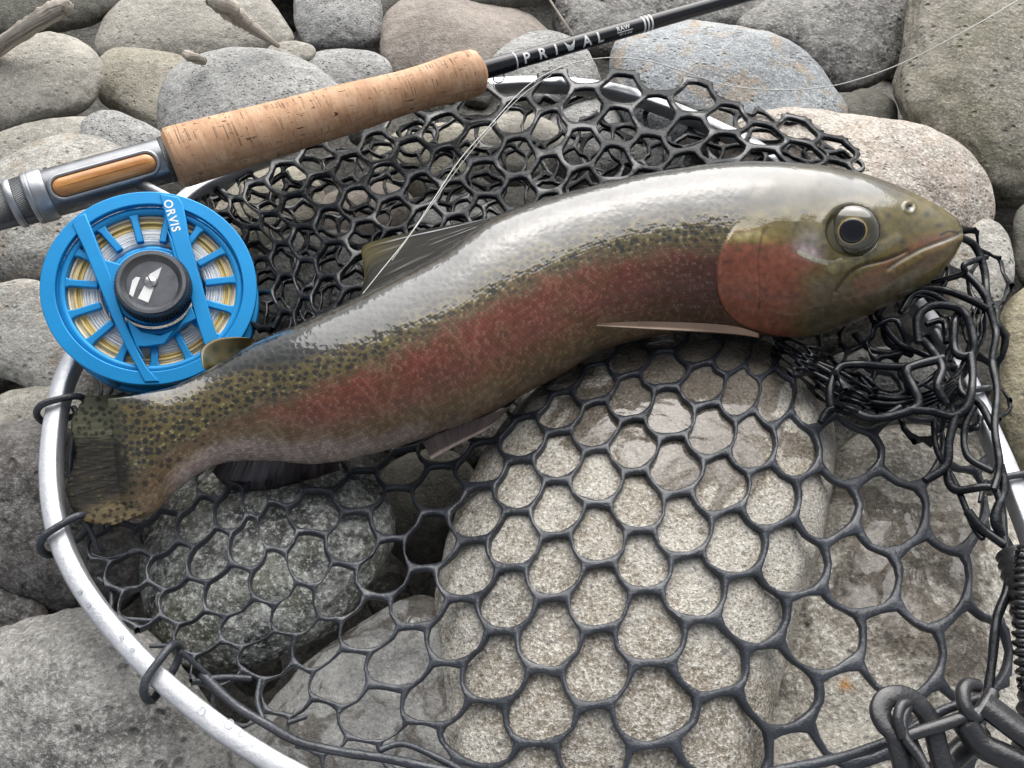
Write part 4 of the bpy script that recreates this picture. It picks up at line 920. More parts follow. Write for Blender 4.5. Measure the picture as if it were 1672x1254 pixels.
def fin(name, A, B, colf, lift=0.0, n=90, m=26, rays=16, ray_h=0.0004, thick=0.0005, zA=ZF, zB_=ZF, mat=None, wav=0.0, along=False):
    A = catmull(np.array(A, float), 12); B = catmull(np.array(B, float), 12)
    def rs_(P): L = np.concatenate([[0], np.cumsum(np.hypot(*np.diff(P, axis=0).T))]); t = np.linspace(0, L[-1], n); return np.stack([np.interp(t, L, P[:, k]) for k in range(2)], 1)
    A = rs_(A); B = rs_(B); t = np.linspace(0, 1, m)[None, :, None]
    P = A[:, None]*(1-t)+B[:, None]*t; X, Y = P[..., 0], P[..., 1]
    u = np.linspace(0, 1, n)[:, None]*np.ones((1, m)); tt = t[..., 0]*np.ones((n, 1))
    z = zA*(1-tt)+zB_*tt; D = depth_z(X, Y, z)-lift
    ridge = np.clip(0.5+0.55*pnoise(np.stack([u*rays*1.1, tt*0.5, 0*u+rays], -1))+0.35*pnoise(np.stack([u*rays*3.3, tt*0.9, 0*u+3], -1)), 0, 1)
    if along: ridge = np.clip(0.5+0.6*pnoise(np.stack([tt*rays*1.1+u*1.5, u*1.2, 0*u+rays], -1))+0.35*pnoise(np.stack([tt*rays*3+u*3, u*2, 0*u+3], -1)), 0, 1)
    prof_ = np.sqrt(np.clip(np.minimum(u, 1-u)*12, 0, 1))*np.sqrt(np.clip((1-tt)*10, 0, 1))
    R = at_d(X, Y, D); rdv = unit(rayv(X, Y)); ft = (thick*prof_+ray_h*ridge*prof_)
    ft = ft+wav*np.sin(u*9+tt*3)
    Fr = R-rdv*ft[..., None]; Bk = R+rdv*(thick*prof_)[..., None]
    cols = colf(u, tt, X, Y, ridge)
    VV_ = np.concatenate([Fr.reshape(-1, 3), Bk.reshape(-1, 3)]); N0 = n*m
    i, j = np.meshgrid(np.arange(n-1), np.arange(m-1), indexing='ij'); q = np.stack([i*m+j, (i+1)*m+j, (i+1)*m+j+1, i*m+j+1], -1).reshape(-1, 4)
    per = np.concatenate([np.arange(m), np.arange(1, n)*m+m-1, (n-1)*m+np.arange(m-2, -1, -1), np.arange(n-2, 0, -1)*m]); p2 = np.roll(per, -1)
    qs = np.stack([per, p2, p2+N0, per+N0], 1)
    return mesh_np(name, VV_, np.concatenate([q, q[:, ::-1]+N0, qs]), mat or FINM, fish, cols=np.concatenate([cols.reshape(-1, 3)]*2))
def mixc(a, b, m): return np.array(a)*(1-m[..., None])+np.array(b)*m[..., None]
def nz_(X, Y, s): return pnoise(np.stack([X*s, Y*s, 0*X], -1))
def ctail(u, t, X, Y, r):
    return tailcol(X, Y)*(0.32+0.40*r)[..., None]
fin('tail_fin', [(256,641),(246,690),(246,745),(246,800),(238,838)], [(140,647),(116,690),(124,745),(108,800),(132,848),(184,858)], ctail, rays=30, m=60, n=200, ray_h=0.0004, zA=ZF-.014, zB_=ZF-.012, thick=.0006, lift=0.0, mat=TAILM)
def cdors(u, t, X, Y, r):
    c = mixc((0.014, 0.013, 0.010), (0.06, 0.05, 0.015), sstep(.35, .9, t)*sstep(.5, .1, u)); 
    c = c+np.array((0.40, 0.29, 0.05))*(sstep(.45, .8, t)*sstep(.07, .01, u))[..., None]
    c = c+np.array((.34, .35, .37))*(sstep(.15, .5, u)*sstep(.62, .85, r))[..., None]  # pale grey streaks paint reflected light into the fin colour
    return c*(0.55+0.6*r)[..., None]
fin('dorsal_fin', [(588,486),(640,456),(720,412),(790,374),(850,345)], [(598,440),(592,404),(640,386),(720,370),(830,350)], cdors, rays=13, m=50, n=160, ray_h=0.0010, zA=ZF, zB_=ZF-.006, thick=.0007, lift=0.014, mat=TAILM, along=True)
def cadi(u, t, X, Y, r):
    s = np.clip(blob(X, Y, 352, 570, 8, 9)+blob(X, Y, 378, 572, 8, 9)+blob(X, Y, 362, 592, 10, 7)+blob(X, Y, 338, 585, 8, 12)+blob(X, Y, 392, 568, 6, 7), 0, 1)
    return mixc((0.10, 0.078, 0.026), (0.025, 0.035, 0.018), s)
fin('adipose_fin', [(414,556),(408,570),(385,586),(362,598),(346,604)], [(412,552),(380,550),(348,555),(328,572),(332,602)], cadi, rays=2, ray_h=0.0002, thick=.0012, zA=ZF+.002, zB_=ZF+.012, lift=.006)
def canal(u, t, X, Y, r):
    return mixc((0.022, 0.014, 0.016), (0.085, 0.062, 0.068), sstep(.4, .9, r)*0.7)*(0.6+.5*r)[..., None]
fin('anal_fin', [(366,742),(420,740),(480,746),(552,756)], [(346,770),(376,798),(440,800),(556,768)], canal, rays=11, m=40, n=160, ray_h=0.0014, zA=.012, zB_=-.004, thick=.0008)
def cpelv(u, t, X, Y, r):
    return mixc((0.05, 0.028, 0.022), (0.42, 0.32, 0.28), sstep(.75, .95, t))*(0.6+.5*r)[..., None]
fin('pelvic_fin', [(836,662),(790,680),(730,702),(690,722)], [(812,688),(790,704),(744,728),(704,750)], cpelv, rays=8, ray_h=0.0009, zA=ZF-.015, zB_=ZF-.020, thick=.0008)
def cpect(u, t, X, Y, r):
    return mixc((0.045, 0.026, 0.016), (0.20, 0.15, 0.115), sstep(.55, .85, t)*sstep(.75, .4, u))*(0.7+.4*r)[..., None]
fin('pectoral_fin', [(972,529),(1040,525),(1130,527),(1200,533),(1240,545)], [(972,532),(1040,537),(1130,542),(1200,547),(1240,552)], cpect, rays=4, m=30, ray_h=0.0006, thick=.0010, lift=.026, mat=TAILM)

# eye
e0 = at_d(1391, 378, float(qd[np.unravel_index(np.argmin((qx-1391)**2+(qy-378)**2+1e6*(1-front)), qx.shape)]))
ea = -unit(rayv(1391, 378)); ea = unit(ea*1.0+np.array([0, 0, 0.12])+np.array([.04, 0, 0]))
pxm = depth_z(1391, 378, ZF)/F*0.94
eyem = NT('trout_eye'); at = eyem.n('ShaderNodeAttribute', attribute_name='skin'); eyem.l(at.outputs['Color'], eyem.b.inputs['Base Color'])
eyem.setv(Roughness=0.25, Coat_Weight=1.0, Coat_IOR=1.55, Coat_Roughness=0.02)
mb = MB(); R0 = 40*pxm
rr = np.concatenate([np.linspace(1.06, 0.98, 3), np.linspace(0.96, 0.02, 44)])
hgt = np.where(rr < 1, np.sqrt(np.clip(1-rr**2, 0, 1))*0.50-0.06, -0.10)*R0
lathe(mb, e0-ea*0.0012, ea, RIGHT, np.stack([rr*R0, hgt], 1), 96)
rads = np.repeat(rr, 96); an = np.tile(np.arange(96)/96*6.2832, len(rr))
ec = np.zeros((len(rads), 3)); ec[:] = (0.045, 0.038, 0.016)
def pe(col, m):
    global ec
    ec = ec*(1-m[:, None])+np.array(col)*m[:, None]
nzz = pnoise(np.stack([np.cos(an)*3*rads, np.sin(an)*3*rads, 0*an], 1))
pe((0.055, 0.045, 0.018), sstep(.95, .75, rads)*(0.6+.4*nzz)); pe((0.04, 0.035, 0.02), sstep(.84, .80, rads)*sstep(.66, .72, rads)*.7)
pe((0.05, 0.042, 0.018), sstep(.70, .66, rads)); pe((0.12, 0.10, 0.05), (nzz > .1)*sstep(.7, .66, rads)*.6)
pe((0.36, 0.26, 0.08), sstep(.56, .53, rads)); pe((0.02, 0.018, 0.012), sstep(1.0, 1.04, rads))
eye = mb.build('eye', eyem.m, fish, cols=ec)
mb = MB(); rp = 19.5*pxm; r_ = np.array([1.0, .98, .9, .75, .5, .25, .02]); lathe(mb, e0-ea*0.0012+ea*(R0*0.44*0.93-0.0012), ea, RIGHT, np.stack([r_*rp, 0.0012+0.0012*np.sqrt(1-np.clip(r_, 0, 1)**2)], 1), 48)
pup = mb.build('pupil', plain('pupil_black', (0.003, 0.003, 0.006), 0.12, coat=.3, coatr=0.02), fish); sub(pup, eye)

# ------------------------------------------------------------------ text helper
def text_pts(s, size=1.0, spacing=1.0):
    cu = bpy.data.curves.new('txt', 'FONT'); cu.body = s; cu.size = size; cu.space_character = spacing; cu.align_x = 'CENTER'; cu.align_y = 'CENTER'
    cu.resolution_u = 4; cu.extrude = 0.0; cu.offset = 0.022*size
    o = bpy.data.objects.new('txt', cu); COL.objects.link(o)
    dg = bpy.context.evaluated_depsgraph_get(); me = bpy.data.meshes.new_from_object(o.evaluated_get(dg))
    bm = bmesh.new(); bm.from_mesh(me); bmesh.ops.triangulate(bm, faces=bm.faces)
    bmesh.ops.subdivide_edges(bm, edges=[e for e in bm.edges if e.calc_length() > 0.25*size], cuts=2); bmesh.ops.triangulate(bm, faces=bm.faces)
    bmesh.ops.subdivide_edges(bm, edges=[e for e in bm.edges if e.calc_length() > 0.12*size], cuts=2); bmesh.ops.triangulate(bm, faces=bm.faces)
    bm.verts.ensure_lookup_table(); V = np.array([v.co[:] for v in bm.verts]); T = [[v.index for v in f.verts] for f in bm.faces]
    bm.free(); bpy.data.objects.remove(o); bpy.data.meshes.remove(me); bpy.data.curves.remove(cu)
    return V[:, :2], T
def poly_tris(poly):
    bm = bmesh.new(); f = bm.faces.new([bm.verts.new((a, b, 0)) for a, b in poly]); bmesh.ops.triangulate(bm, faces=[f])
    for _ in range(3): bmesh.ops.subdivide_edges(bm, edges=bm.edges[:], cuts=1, use_grid_fill=True); bmesh.ops.triangulate(bm, faces=bm.faces[:])
    bm.verts.ensure_lookup_table(); bm.verts.index_update(); V = np.array([v.co[:2] for v in bm.verts]); T = [[v.index for v in f.verts] for f in bm.faces]; bm.free(); return V, T
def slab(polys, frame, z0, z1, name, mat, parent, bevel=0.0, smooth=False):
    """extruded polygons (outer loop only) in a plane frame (O,X,Y,N)"""
    O, X, Y, N = frame; bm = bmesh.new()
    for poly in polys:
        vs = [bm.verts.new(tuple(O+X*a+Y*b+N*z0)) for a, b in poly]; f = bm.faces.new(vs)
        r = bmesh.ops.extrude_face_region(bm, geom=[f]); nv = [g for g in r['geom'] if isinstance(g, bmesh.types.BMVert)]
        bmesh.ops.translate(bm, verts=nv, vec=Vector(N*(z1-z0)))
    bmesh.ops.recalc_face_normals(bm, faces=bm.faces)
    V = np.array([v.co[:] for v in bm.verts]); bm.verts.index_update(); Q = [[v.index for v in f.verts] for f in bm.faces]; bm.free()
    o = mesh_np(name, V, Q, mat, parent, smooth)
    crisp(o)
    if bevel: 
        b = o.modifiers.new('bevel', 'BEVEL'); b.width = bevel; b.segments = 2; b.limit_method = 'ANGLE'
    return o
def annulus(mb, frame, r0, r1, z0, z1, seg=96, bev=0.0006):
    O, X, Y, N = frame
    lathe(mb, O, N, X, [(r0, z0), (r0, z1-bev), (r0+bev*.3, z1-bev*.3), (r0+bev, z1), (r1-bev, z1), (r1-bev*.3, z1-bev*.3), (r1, z1-bev), (r1, z0), (r0, z0)], seg)

# ------------------------------------------------------------------ fly rod
cork = NT('cork'); uvv = cork.coord(attr='uvp', vec=(1, 1, 1))
def mapc(sx, sy, off=0):
    mp = cork.n('ShaderNodeMapping'); mp.inputs['Scale'].default_value = (sx, sy, 1); mp.inputs['Location'].default_value = (off, off, 0); cork.l(uvv, mp.inputs[0]); return mp.outputs[0]
c1 = cork.noise(mapc(60, 5), 1.0, 5, .6)
col = cork.ramp(c1, [(0.3, (0.37, 0.195, 0.10)), (0.5, (0.50, 0.29, 0.16)), (0.7, (0.62, 0.40, 0.25))])
gr_ = cork.noise(mapc(420, 9), 1.0, 4, .7); col = cork.mix(cork.math('MULTIPLY', cork.ramp(gr_, [(.38, 1.0), (.52, 0.0)]), .35), col, (0.22, 0.10, 0.05))
pv = cork.noise(mapc(120, 38, 3), 1.0, 3, .55, .3); gate = cork.ramp(cork.noise(mapc(28, 4, 8), 1.0, 2), [(.42, 0.0), (.55, 1.0)])
pit = cork.math('MULTIPLY', cork.ramp(pv, [(.30, 1.0), (.36, 0.0)]), gate)
rg_ = cork.noise(mapc(900, 2, 5), 1.0, 2); ringp = cork.math('MULTIPLY', cork.ramp(rg_, [(.34, 1.0), (.40, 0.0)]), cork.ramp(cork.noise(mapc(40, 14, 2), 1.0, 2), [(.5, 0.0), (.56, 1.0)]))
dk = cork.math('MAXIMUM', pit, cork.math('MULTIPLY', ringp, .6))
cork.l(cork.mix(dk, col, (0.075, 0.035, 0.018)), cork.b.inputs['Base Color']); cork.setv(Roughness=0.68)
cork.l(cork.bump(cork.math('SUBTRACT', cork.math('MULTIPLY', gr_, .25), dk), 0.0012), cork.b.inputs['Normal'])
gun = plain('gunmetal', (0.20, 0.205, 0.215), 0.32, 0.85, var=.08)
gunl = plain('satin_grey_metal', (0.33, 0.34, 0.355), 0.38, 0.8, var=.06)
knurl = NT('knurled_metal'); k1 = knurl.coord(attr='uvp', vec=(1, 1, 1))
wv = knurl.n('ShaderNodeTexWave', wave_type='BANDS', bands_direction='DIAGONAL'); mp = knurl.n('ShaderNodeMapping'); mp.inputs['Scale'].default_value = (500, 40, 1); knurl.l(k1, mp.inputs[0]); knurl.l(mp.outputs[0], wv.inputs[0]); wv.inputs['Scale'].default_value = 1.0
knurl.setv(Base_Color=(0.12, 0.125, 0.13, 1), Metallic=.85, Roughness=.4); knurl.l(knurl.bump(wv.outputs['Fac'], .0006), knurl.b.inputs['Normal'])
carbon = plain('glossy_black_blank', (0.010, 0.011, 0.014), 0.22, ior=1.45)
white = plain('white_print', (0.72, 0.72, 0.70), 0.5, var=.05)
wood = NT('orange_wood'); wv_ = wood.coord(attr='uvp', vec=(40, 30, 1))
wood.l(wood.ramp(wood.noise(wv_, 1.2, 5, .6, .6), [(.3, (0.36, 0.135, 0.03)), (.7, (0.60, 0.28, 0.075))]), wood.b.inputs['Base Color']); wood.setv(Roughness=.35, Coat_Weight=.6, Coat_Roughness=.1)

RA = [(-60,352,.050,36),(0,335,.050,36),(85,313,.052,38),(282,262,.055,37),(540,186,.056,36),(780,113,.056,13),(840,100,.056,12.5),(1056,38,.056,12),(1230,-13,.056,11),(1500,-92,.056,10)]
A0 = at_z(282, 259, .055); A1 = at_z(1056, 38.5, .047)
axd = unit(A1-A0)
def rod_pos(pxx):      # point on the straight rod axis whose picture column is pxx
    a, b = -3.0, 3.0
    for _ in range(60):
        m = .5*(a+b); X_, _, d_ = topix(A0+axd*m)
        if d_ < 0.02 or X_ < pxx: a = m
        else: b = m
    return .5*(a+b)
def rprof(lst):        # (column, radius in px) -> centres and radii
    t = np.array([rod_pos(c) for c, _ in lst]); P = A0+axd*t[:, None]; d = topix(P)[2]; return P, np.array([r for _, r in lst])*d/F, t
print('rod check', [tuple(round(float(q), 1) for q in topix(A0+axd*rod_pos(c))) for c in (0, 85, 282, 540, 780, 1230)])
rod = thing('fly_rod', tuple(at_z(282, 262, .02)), 'fly rod with cork grip and black blank lying across the net hoop', 'fishing rod')
def rpart(name, lst, mat, seg=48, n=6):
    P, R, t = rprof(lst); 
    if n > 1:
        tt = catmull(np.stack([t, R], 1), n); P = A0+axd*tt[:, :1]; R = tt[:, 1]
    mb = MB(); tube(mb, P, R, seg); return crisp(mb.build(name, mat, rod), 24)
rpart('cork_grip', [(283,47),(286,48.5),(300,49),(350,47),(420,44),(500,41),(560,39.5),(620,36),(660,34),(700,34.5),(735,37),(760,37.5),(775,36),(781,33)], cork.m, 72, 10)
rpart('winding_check', [(270,37),(272,38),(282,38),(284,37)], knurl.m)
seat = rpart('reel_seat', [(74,36),(80,37.5),(100,38.5),(180,38),(268,36.5),(272,35)], gun, n=3)
rpart('seat_ring', [(-60,33),(10,35),(22,36)], knurl.m, n=2)
rpart('seat_ring', [(20,37),(21,39.5),(24,40.5),(29,40.5),(32,39.5),(33,37)], gunl, n=1)
rpart('locking_nut', [(33,38),(52,39)], knurl.m, n=2)
rpart('seat_ring', [(50,38),(50.5,41),(53,42.5),(58,43),(59,42.2),(61,42.2),(62,43),(76,43),(80,41.8),(83,41),(84,38)], gunl, n=1)
# wood insert in its window on the camera side of the seat
t0, t1 = rod_pos(92), rod_pos(256); tm = .5*(t0+t1); Pm = A0+axd*tm; vd = unit(CAM-Pm); vd = unit(vd-np.dot(vd, axd)*axd); sd_ = np.cross(vd, axd)
if sd_[2] < 0: sd_ = -sd_
vd = unit(vd+0.12*sd_); sd_ = unit(sd_-np.dot(sd_, vd)*vd)
rs0 = 37.5*topix(Pm)[2]/F
def winpts(L, W, n=40):      # stadium outline
    out = []
    for a in np.linspace(-math.pi/2, math.pi/2, n//2): out.append((L-W+W*math.cos(a)*1, W*math.sin(a)))
    for a in np.linspace(math.pi/2, 1.5*math.pi, n//2): out.append((-L+W+W*math.cos(a), W*math.sin(a)))
    return np.array(out)
hl = .5*(t1-t0); mb = MB()
def onrod(uvx, h):           # (along, around) -> on the cylinder at height h above the seat
    return Pm+axd*uvx[:, :1]+(rs0+h)*(np.cos(uvx[:, 1:]/rs0)*vd+np.sin(uvx[:, 1:]/rs0)*sd_)
W_ = 15*topix(Pm)[2]/F
tube(mb, onrod(winpts(hl*1.04, W_*1.22), 0.0006), 0.0012, 8, closed=True, upref=vd); mb.build('window_rim', gunl, rod)
mb = MB(); rings = []
for f_, h_ in ((1.0, -0.0004), (.95, .0006), (.85, .0014), (.6, .0021), (.3, .0024), (.02, .0025)):
    wp = winpts(hl, W_); wp = np.stack([np.sign(wp[:, 0])*np.maximum(np.abs(wp[:, 0])-W_*(1-f_), 0)*(1 if f_ > .05 else 1), wp[:, 1]*f_], 1); rings.append(onrod(wp, h_))
Rg = np.stack(rings); n0, n1 = Rg.shape[:2]; i, j = np.meshgrid(np.arange(n0-1), np.arange(n1), indexing='ij'); j2 = (j+1) % n1
uvw = np.stack([(Rg-Pm)@axd*1.0, (Rg-Pm)@sd_*6], -1)
mb.add(Rg.reshape(-1, 3), np.stack([i*n1+j, i*n1+j2, (i+1)*n1+j2, (i+1)*n1+j], -1).reshape(-1, 4), uvw.reshape(-1, 2)); mb.build('wood_insert', wood.m, rod)
rpart('blank', [(776,13),(790,13.5),(800,12.5),(835,13),(1000,12.5),(1056,12.2),(1230,11),(1500,9.5),(2000,8)], carbon, n=4)
rpart('thread_wrap', [(788,14),(792,15),(832,14.6),(838,13.4)], carbon, n=2)
for c_ in (838.5,): rpart('trim_band', [(c_,13.6),(c_+1.8,13.6)], white, n=1)
for c_ in (1046, 1052, 1058): rpart('trim_band', [(c_,12.7),(c_+2.6,12.7)], white, n=1)
# hook keeper
mb = MB(); P = catmull(np.array([(806,124,.046),(806,131,.044),(812,135,.043),(820,133,.043),(823,127,.044),(822,118,.046)], float), 6); tube(mb, at_z(P[:, 0], P[:, 1], P[:, 2]), 0.00045, 6); mb.build('hook_keeper', gunl, rod)
# printed lettering wrapped round the blank
def on_blank(V2, c, hpx, T, name, dy=0.0, h=0.00018):
    t = rod_pos(c); P = A0+axd*t; d = topix(P)[2]; s = hpx*d/F; r = np.interp(c, [790, 1056], [13.2, 12.3])*d/F+h
    vv = unit(CAM-P); vv = unit(vv-np.dot(vv, axd)*axd); ss = np.cross(vv, axd); ss = ss if ss[2] > 0 else -ss
    a = (V2[:, 1:]*s+dy*d/F)/r; W = P+axd*(t*0+V2[:, :1]*s)+r*(np.cos(a)*vv+np.sin(a)*ss); return mesh_np(name, W, T, white, rod, False)
for ch, c_ in (('P', 856), ('R', 882), ('I', 903), ('A', 953), ('L', 975)):
    V2, T = text_pts(ch, 1.0); V2 = V2-0.5*(V2.max(0)+V2.min(0)); V2 = V2/(V2[:, 1].max()-V2[:, 1].min())*[0.95, 1]; on_blank(V2, c_, 18.0, T, 'letter')
logo = [(-.62,.5),(-.28,-.5),(.28,-.5),(.62,.5),(.30,.16),(.0,-.02),(-.30,.16)]
lv, lt = poly_tris(logo); on_blank(lv, 926, 16.5, lt, 'crown_mark')
V2, T = text_pts('RAW', 1.0, 1.1); V2 = V2-0.5*(V2.max(0)+V2.min(0)); V2 /= (V2[:, 1].max()-V2[:, 1].min()); on_blank(V2, 1013, 7.5, T, 'letter', dy=4.0)
lv, lt = poly_tris([(-2.1,-.1),(2.1,-.1),(2.1,.1),(-2.1,.1)]); on_blank(lv, 1014, 7, lt, 'print_line', dy=-1.8)
V2, T = text_pts('9FT 5 LINE', 1.0, 1.1); V2 = V2-0.5*(V2.max(0)+V2.min(0)); V2 /= (V2[:, 1].max()-V2[:, 1].min()); on_blank(V2, 1015, 3.6, T, 'letter', dy=-6.0)

# ------------------------------------------------------------------ fly reel
RC_ = at_z(247, 467, 0.058); rv_ = unit(CAM-RC_); upz = np.array([0, 0, 1.]); 
tx_ = unit(upz-np.dot(upz, rv_)*rv_); tl = math.radians(20); RN = unit(rv_*math.cos(tl)+tx_*math.sin(tl))
RX = unit(RIGHT-np.dot(RIGHT, RN)*RN); RY = np.cross(RN, RX); FR = (RC_, RX, RY, RN)
def rp(pxx, pyy, h=0.0):      # picture point -> plane coordinates on the reel face
    v = rayv(pxx, pyy); O = RC_+RN*h; t = np.dot(O-CAM, RN)/np.dot(v, RN); P = CAM+v*t-RC_; return (float(np.dot(P, RX)), float(np.dot(P, RY)))
RR = .5*(abs(rp(70, 465)[0])+abs(rp(425, 470)[0])); print('reel radius', RR)
bl = NT('blue_anodised'); v = bl.coord()
bl.l(bl.ramp(bl.noise(v, 40, 4), [(.3, (0.001, 0.215, 0.50)), (.7, (0.002, 0.25, 0.57))]), bl.b.inputs['Base Color']); bl.setv(Metallic=0.35, Roughness=0.36, Coat_Weight=.1, Coat_Roughness=.25)
BLU = bl.m
reel = thing('fly_reel', tuple(RC_-RN*0.03), 'bright blue fly reel with black knob and pale line, clamped under the rod', 'fishing reel')
mb = MB(); annulus(mb, FR, RR*.865, RR, -.004, 0.0, 128, .0005)
fr_o = crisp(mb.build('frame_ring', BLU, reel), 20)
mb = MB(); annulus(mb, FR, RR*.90, RR*1.0, -.034, -.026, 128, .0012); annulus(mb, FR, RR*.42, RR*.50, -.034, -.030, 96); crisp(mb.build('back_ring', BLU, reel))
for a in np.radians([20, 110, 165, 250, 310]):
    mb = MB(); p = RC_+RR*.955*(math.cos(a)*RX+math.sin(a)*RY); tube(mb, np.array([p-RN*.003, p-RN*.015, p-RN*.030]), .0028, 12); mb.build('pillar', BLU, reel)
def clipc(poly, r):          # keep inside circle radius r
    return [(a, b) if math.hypot(a, b) < r else (a*r/math.hypot(a, b), b*r/math.hypot(a, b)) for a, b in poly]
def bar(pl, name='cross_bar', z0=-.0045, z1=.0012):
    pts = [rp(*q) for q in pl]; return slab([clipc(pts, RR*.975)], FR, z0, z1, name, BLU, reel, .0006)
bar([(118,366),(128,352),(140,349),(152,378),(165,412),(182,452),(192,490),(206,528),(225,572),(240,600),(262,636),(236,630),(205,565),(182,516),(160,462),(138,408)])
bar([(262,306),(296,309),(300,335),(310,392),(326,450),(342,508),(358,560),(352,574),(336,570),(322,528),(306,468),(288,418),(272,360)])
# wedge plates where the bars widen near the knob
bar([(168,424),(198,432),(208,452),(200,480),(192,494)], 'bar_web', -.0043, .0009)
bar([(272,372),(286,400),(300,440),(296,470),(286,430)], 'bar_web', -.0043, .0009)
bar([(206,520),(232,542),(262,548),(290,536),(312,500),(322,520),(300,530),(268,562),(240,566),(226,566),(240,592),(222,566)], 'bar_web', -.0043, .0007)
mb = MB(); annulus(mb, FR, RR*.12, RR*.385, -.006, -.0002, 96); crisp(mb.build('hub_plate', BLU, reel))
# spool: rim, spokes, hub
mb = MB(); annulus(mb, FR, RR*.79, RR*.865, -.012, -.0035, 128, .0012); spool = crisp(mb.build('spool_rim', BLU, reel))
mb = MB(); annulus(mb, FR, RR*.40, RR*.47, -.014, -.007, 96, .001); sub(mb.build('spool_hub', BLU, reel), spool)
for k in range(15):
    a = math.radians(12+24*k); ca, sa = math.cos(a), math.sin(a); w0 = RR*.036; pl = []
    for r_, w_ in ((.50, 1), (.74, 1), (.78, 1.25), (.81, 2.2), (.83, 3.0)): pl.append((r_*RR, w_*w0))
    pts = [(r*ca-w_*sa, r*sa+w_*ca) for r, w_ in pl]+[(r*ca+w_*sa, r*sa-w_*ca) for r, w_ in reversed(pl)]
    sub(slab([pts], FR, -.0078, -.0042, 'spoke', BLU, reel, .0006), spool)
# line wound on the spool
yl = plain('pale_gold_line', (0.84, 0.69, 0.48), 0.45, var=.25, vscale=60); pk = plain('ochre_line', (0.74, 0.56, 0.22), 0.45, var=.2, vscale=60)
wl = plain('white_backing', (0.88, 0.88, 0.86), 0.6, var=.12, vscale=200)
for mat_, r0, r1, nr_, nm in ((yl, .735, .80, 4, 'fly_line'), (pk, .675, .72, 3, 'fly_line'), (wl, .505, .655, 16, 'backing_line')):
    mb = MB()
    for k in range(nr_):
        r = RR*(r0+(r1-r0)*k/(nr_-1)); tr = RR*(.0125 if nr_ < 8 else .0062); a = np.arange(120)/120*2*math.pi
        ring = RC_-RN*(.0092+.0012*math.sin(k*2.3))+(r*(1+.004*np.sin(a*3+k)))[:, None]*(np.cos(a)[:, None]*RX+np.sin(a)[:, None]*RY); tube(mb, ring, tr, 8, closed=True, upref=RN)
    lathe(mb, RC_, RN, RX, [(RR*(r0-.01), -.026), (RR*(r0-.01), -.0094), (RR*(r1+.012), -.0094), (RR*(r1+.012), -.026)], 96)
    mb.build(nm, mat_, reel)
# knob
kn = plain('dark_anodised', (0.13, 0.135, 0.145), 0.32, 0.75, var=.1)
kc = np.array(rp(248, 462, .012)); KO = RC_+RX*kc[0]+RY*kc[1]; KR = RR*.335
mb = MB(); lathe(mb, KO, RN, RX, [(KR*.96, 0), (KR, .001), (KR, .010), (KR*.985, .0125), (KR*.93, .0138), (KR*.84, .0138), (KR*.80, .0130), (KR*.72, .0105), (KR*.70, .0100), (KR*.60, .0100), (.00001, .0100)], 96)
knob = crisp(mb.build('knob', kn, reel))
mb = MB()
for a in np.arange(0, 2*math.pi, 2*math.pi/64):
    p = KO+KR*1.0*(math.cos(a)*RX+math.sin(a)*RY); tube(mb, np.array([p+RN*.0005, p+RN*.0055, p+RN*.0095]), .0009, 6)
sub(mb.build('knurling', plain('black_rubber_grip', (.012, .012, .014), .35), reel), knob)
def kp(q): a = rp(q[0], q[1], .0102); return a
FK = (RC_, RX, RY, RN); zk = .01005+0.0
for pl in ([(211,480),(216,458),(222,452),(229,453),(222,470),(217,485)], [(225,487),(236,466),(240,454),(244,448),(264,436),(260,448),(254,462),(248,478),(242,494)]):
    sub(slab([[kp(q) for q in pl]], FK, zk-.0005, zk+.0002, 'printed_mark', white, reel), knob)
mb = MB(); kc2 = np.array(kp((246, 460))); SO = RC_+RX*kc2[0]+RY*kc2[1]; sr = RR*.062
lathe(mb, SO, RN, RX, [(sr, zk), (sr, zk+.0008), (sr*.8, zk+.0014), (.00001, zk+.0018)], 32); scr = mb.build('screw', plain('steel', (.5, .5, .48), .3, .9), reel); sub(scr, knob)
a = math.radians(-60); dx_ = np.array([math.cos(a), math.sin(a)])
sub(slab([[(kc2[0]+sr*.9*(s1*dx_[0])-s2*.00045*dx_[1], kc2[1]+sr*.9*(s1*dx_[1])+s2*.00045*dx_[0]) for s1, s2 in ((-1, -1), (1, -1), (1, 1), (-1, 1))]], FK, zk+.0012, zk+.00195, 'slot', kn, reel), knob)
# maker's word on the right bar, reading downwards
V2, T = text_pts('ORVIS', 1.0, 1.12); V2 = V2-.5*(V2.max(0)+V2.min(0)); Lx = V2[:, 0].max()-V2[:, 0].min()
p0 = np.array(rp(274, 328)); p1 = np.array(rp(289, 379)); dd = p1-p0; L = np.linalg.norm(dd); dd /= L; up2 = np.array([-dd[1], dd[0]])
V3 = (p0+p1)/2+(V2[:, :1]*L/Lx)*dd+(V2[:, 1:]*L/Lx*1.0)*up2; W = RC_+V3[:, :1]*RX+V3[:, 1:]*RY+RN*.00135
mesh_np('lettering', W, T, white, reel, False)
# reel foot under the seat
mb = MB(); tube(mb, np.array([RC_-RN*.024+RY*RR*.8, RC_-RN*.022+RY*RR*1.1, A0+axd*rod_pos(200)-vd*.016]), .004, 12); mb.build('reel_foot', gun, reel)

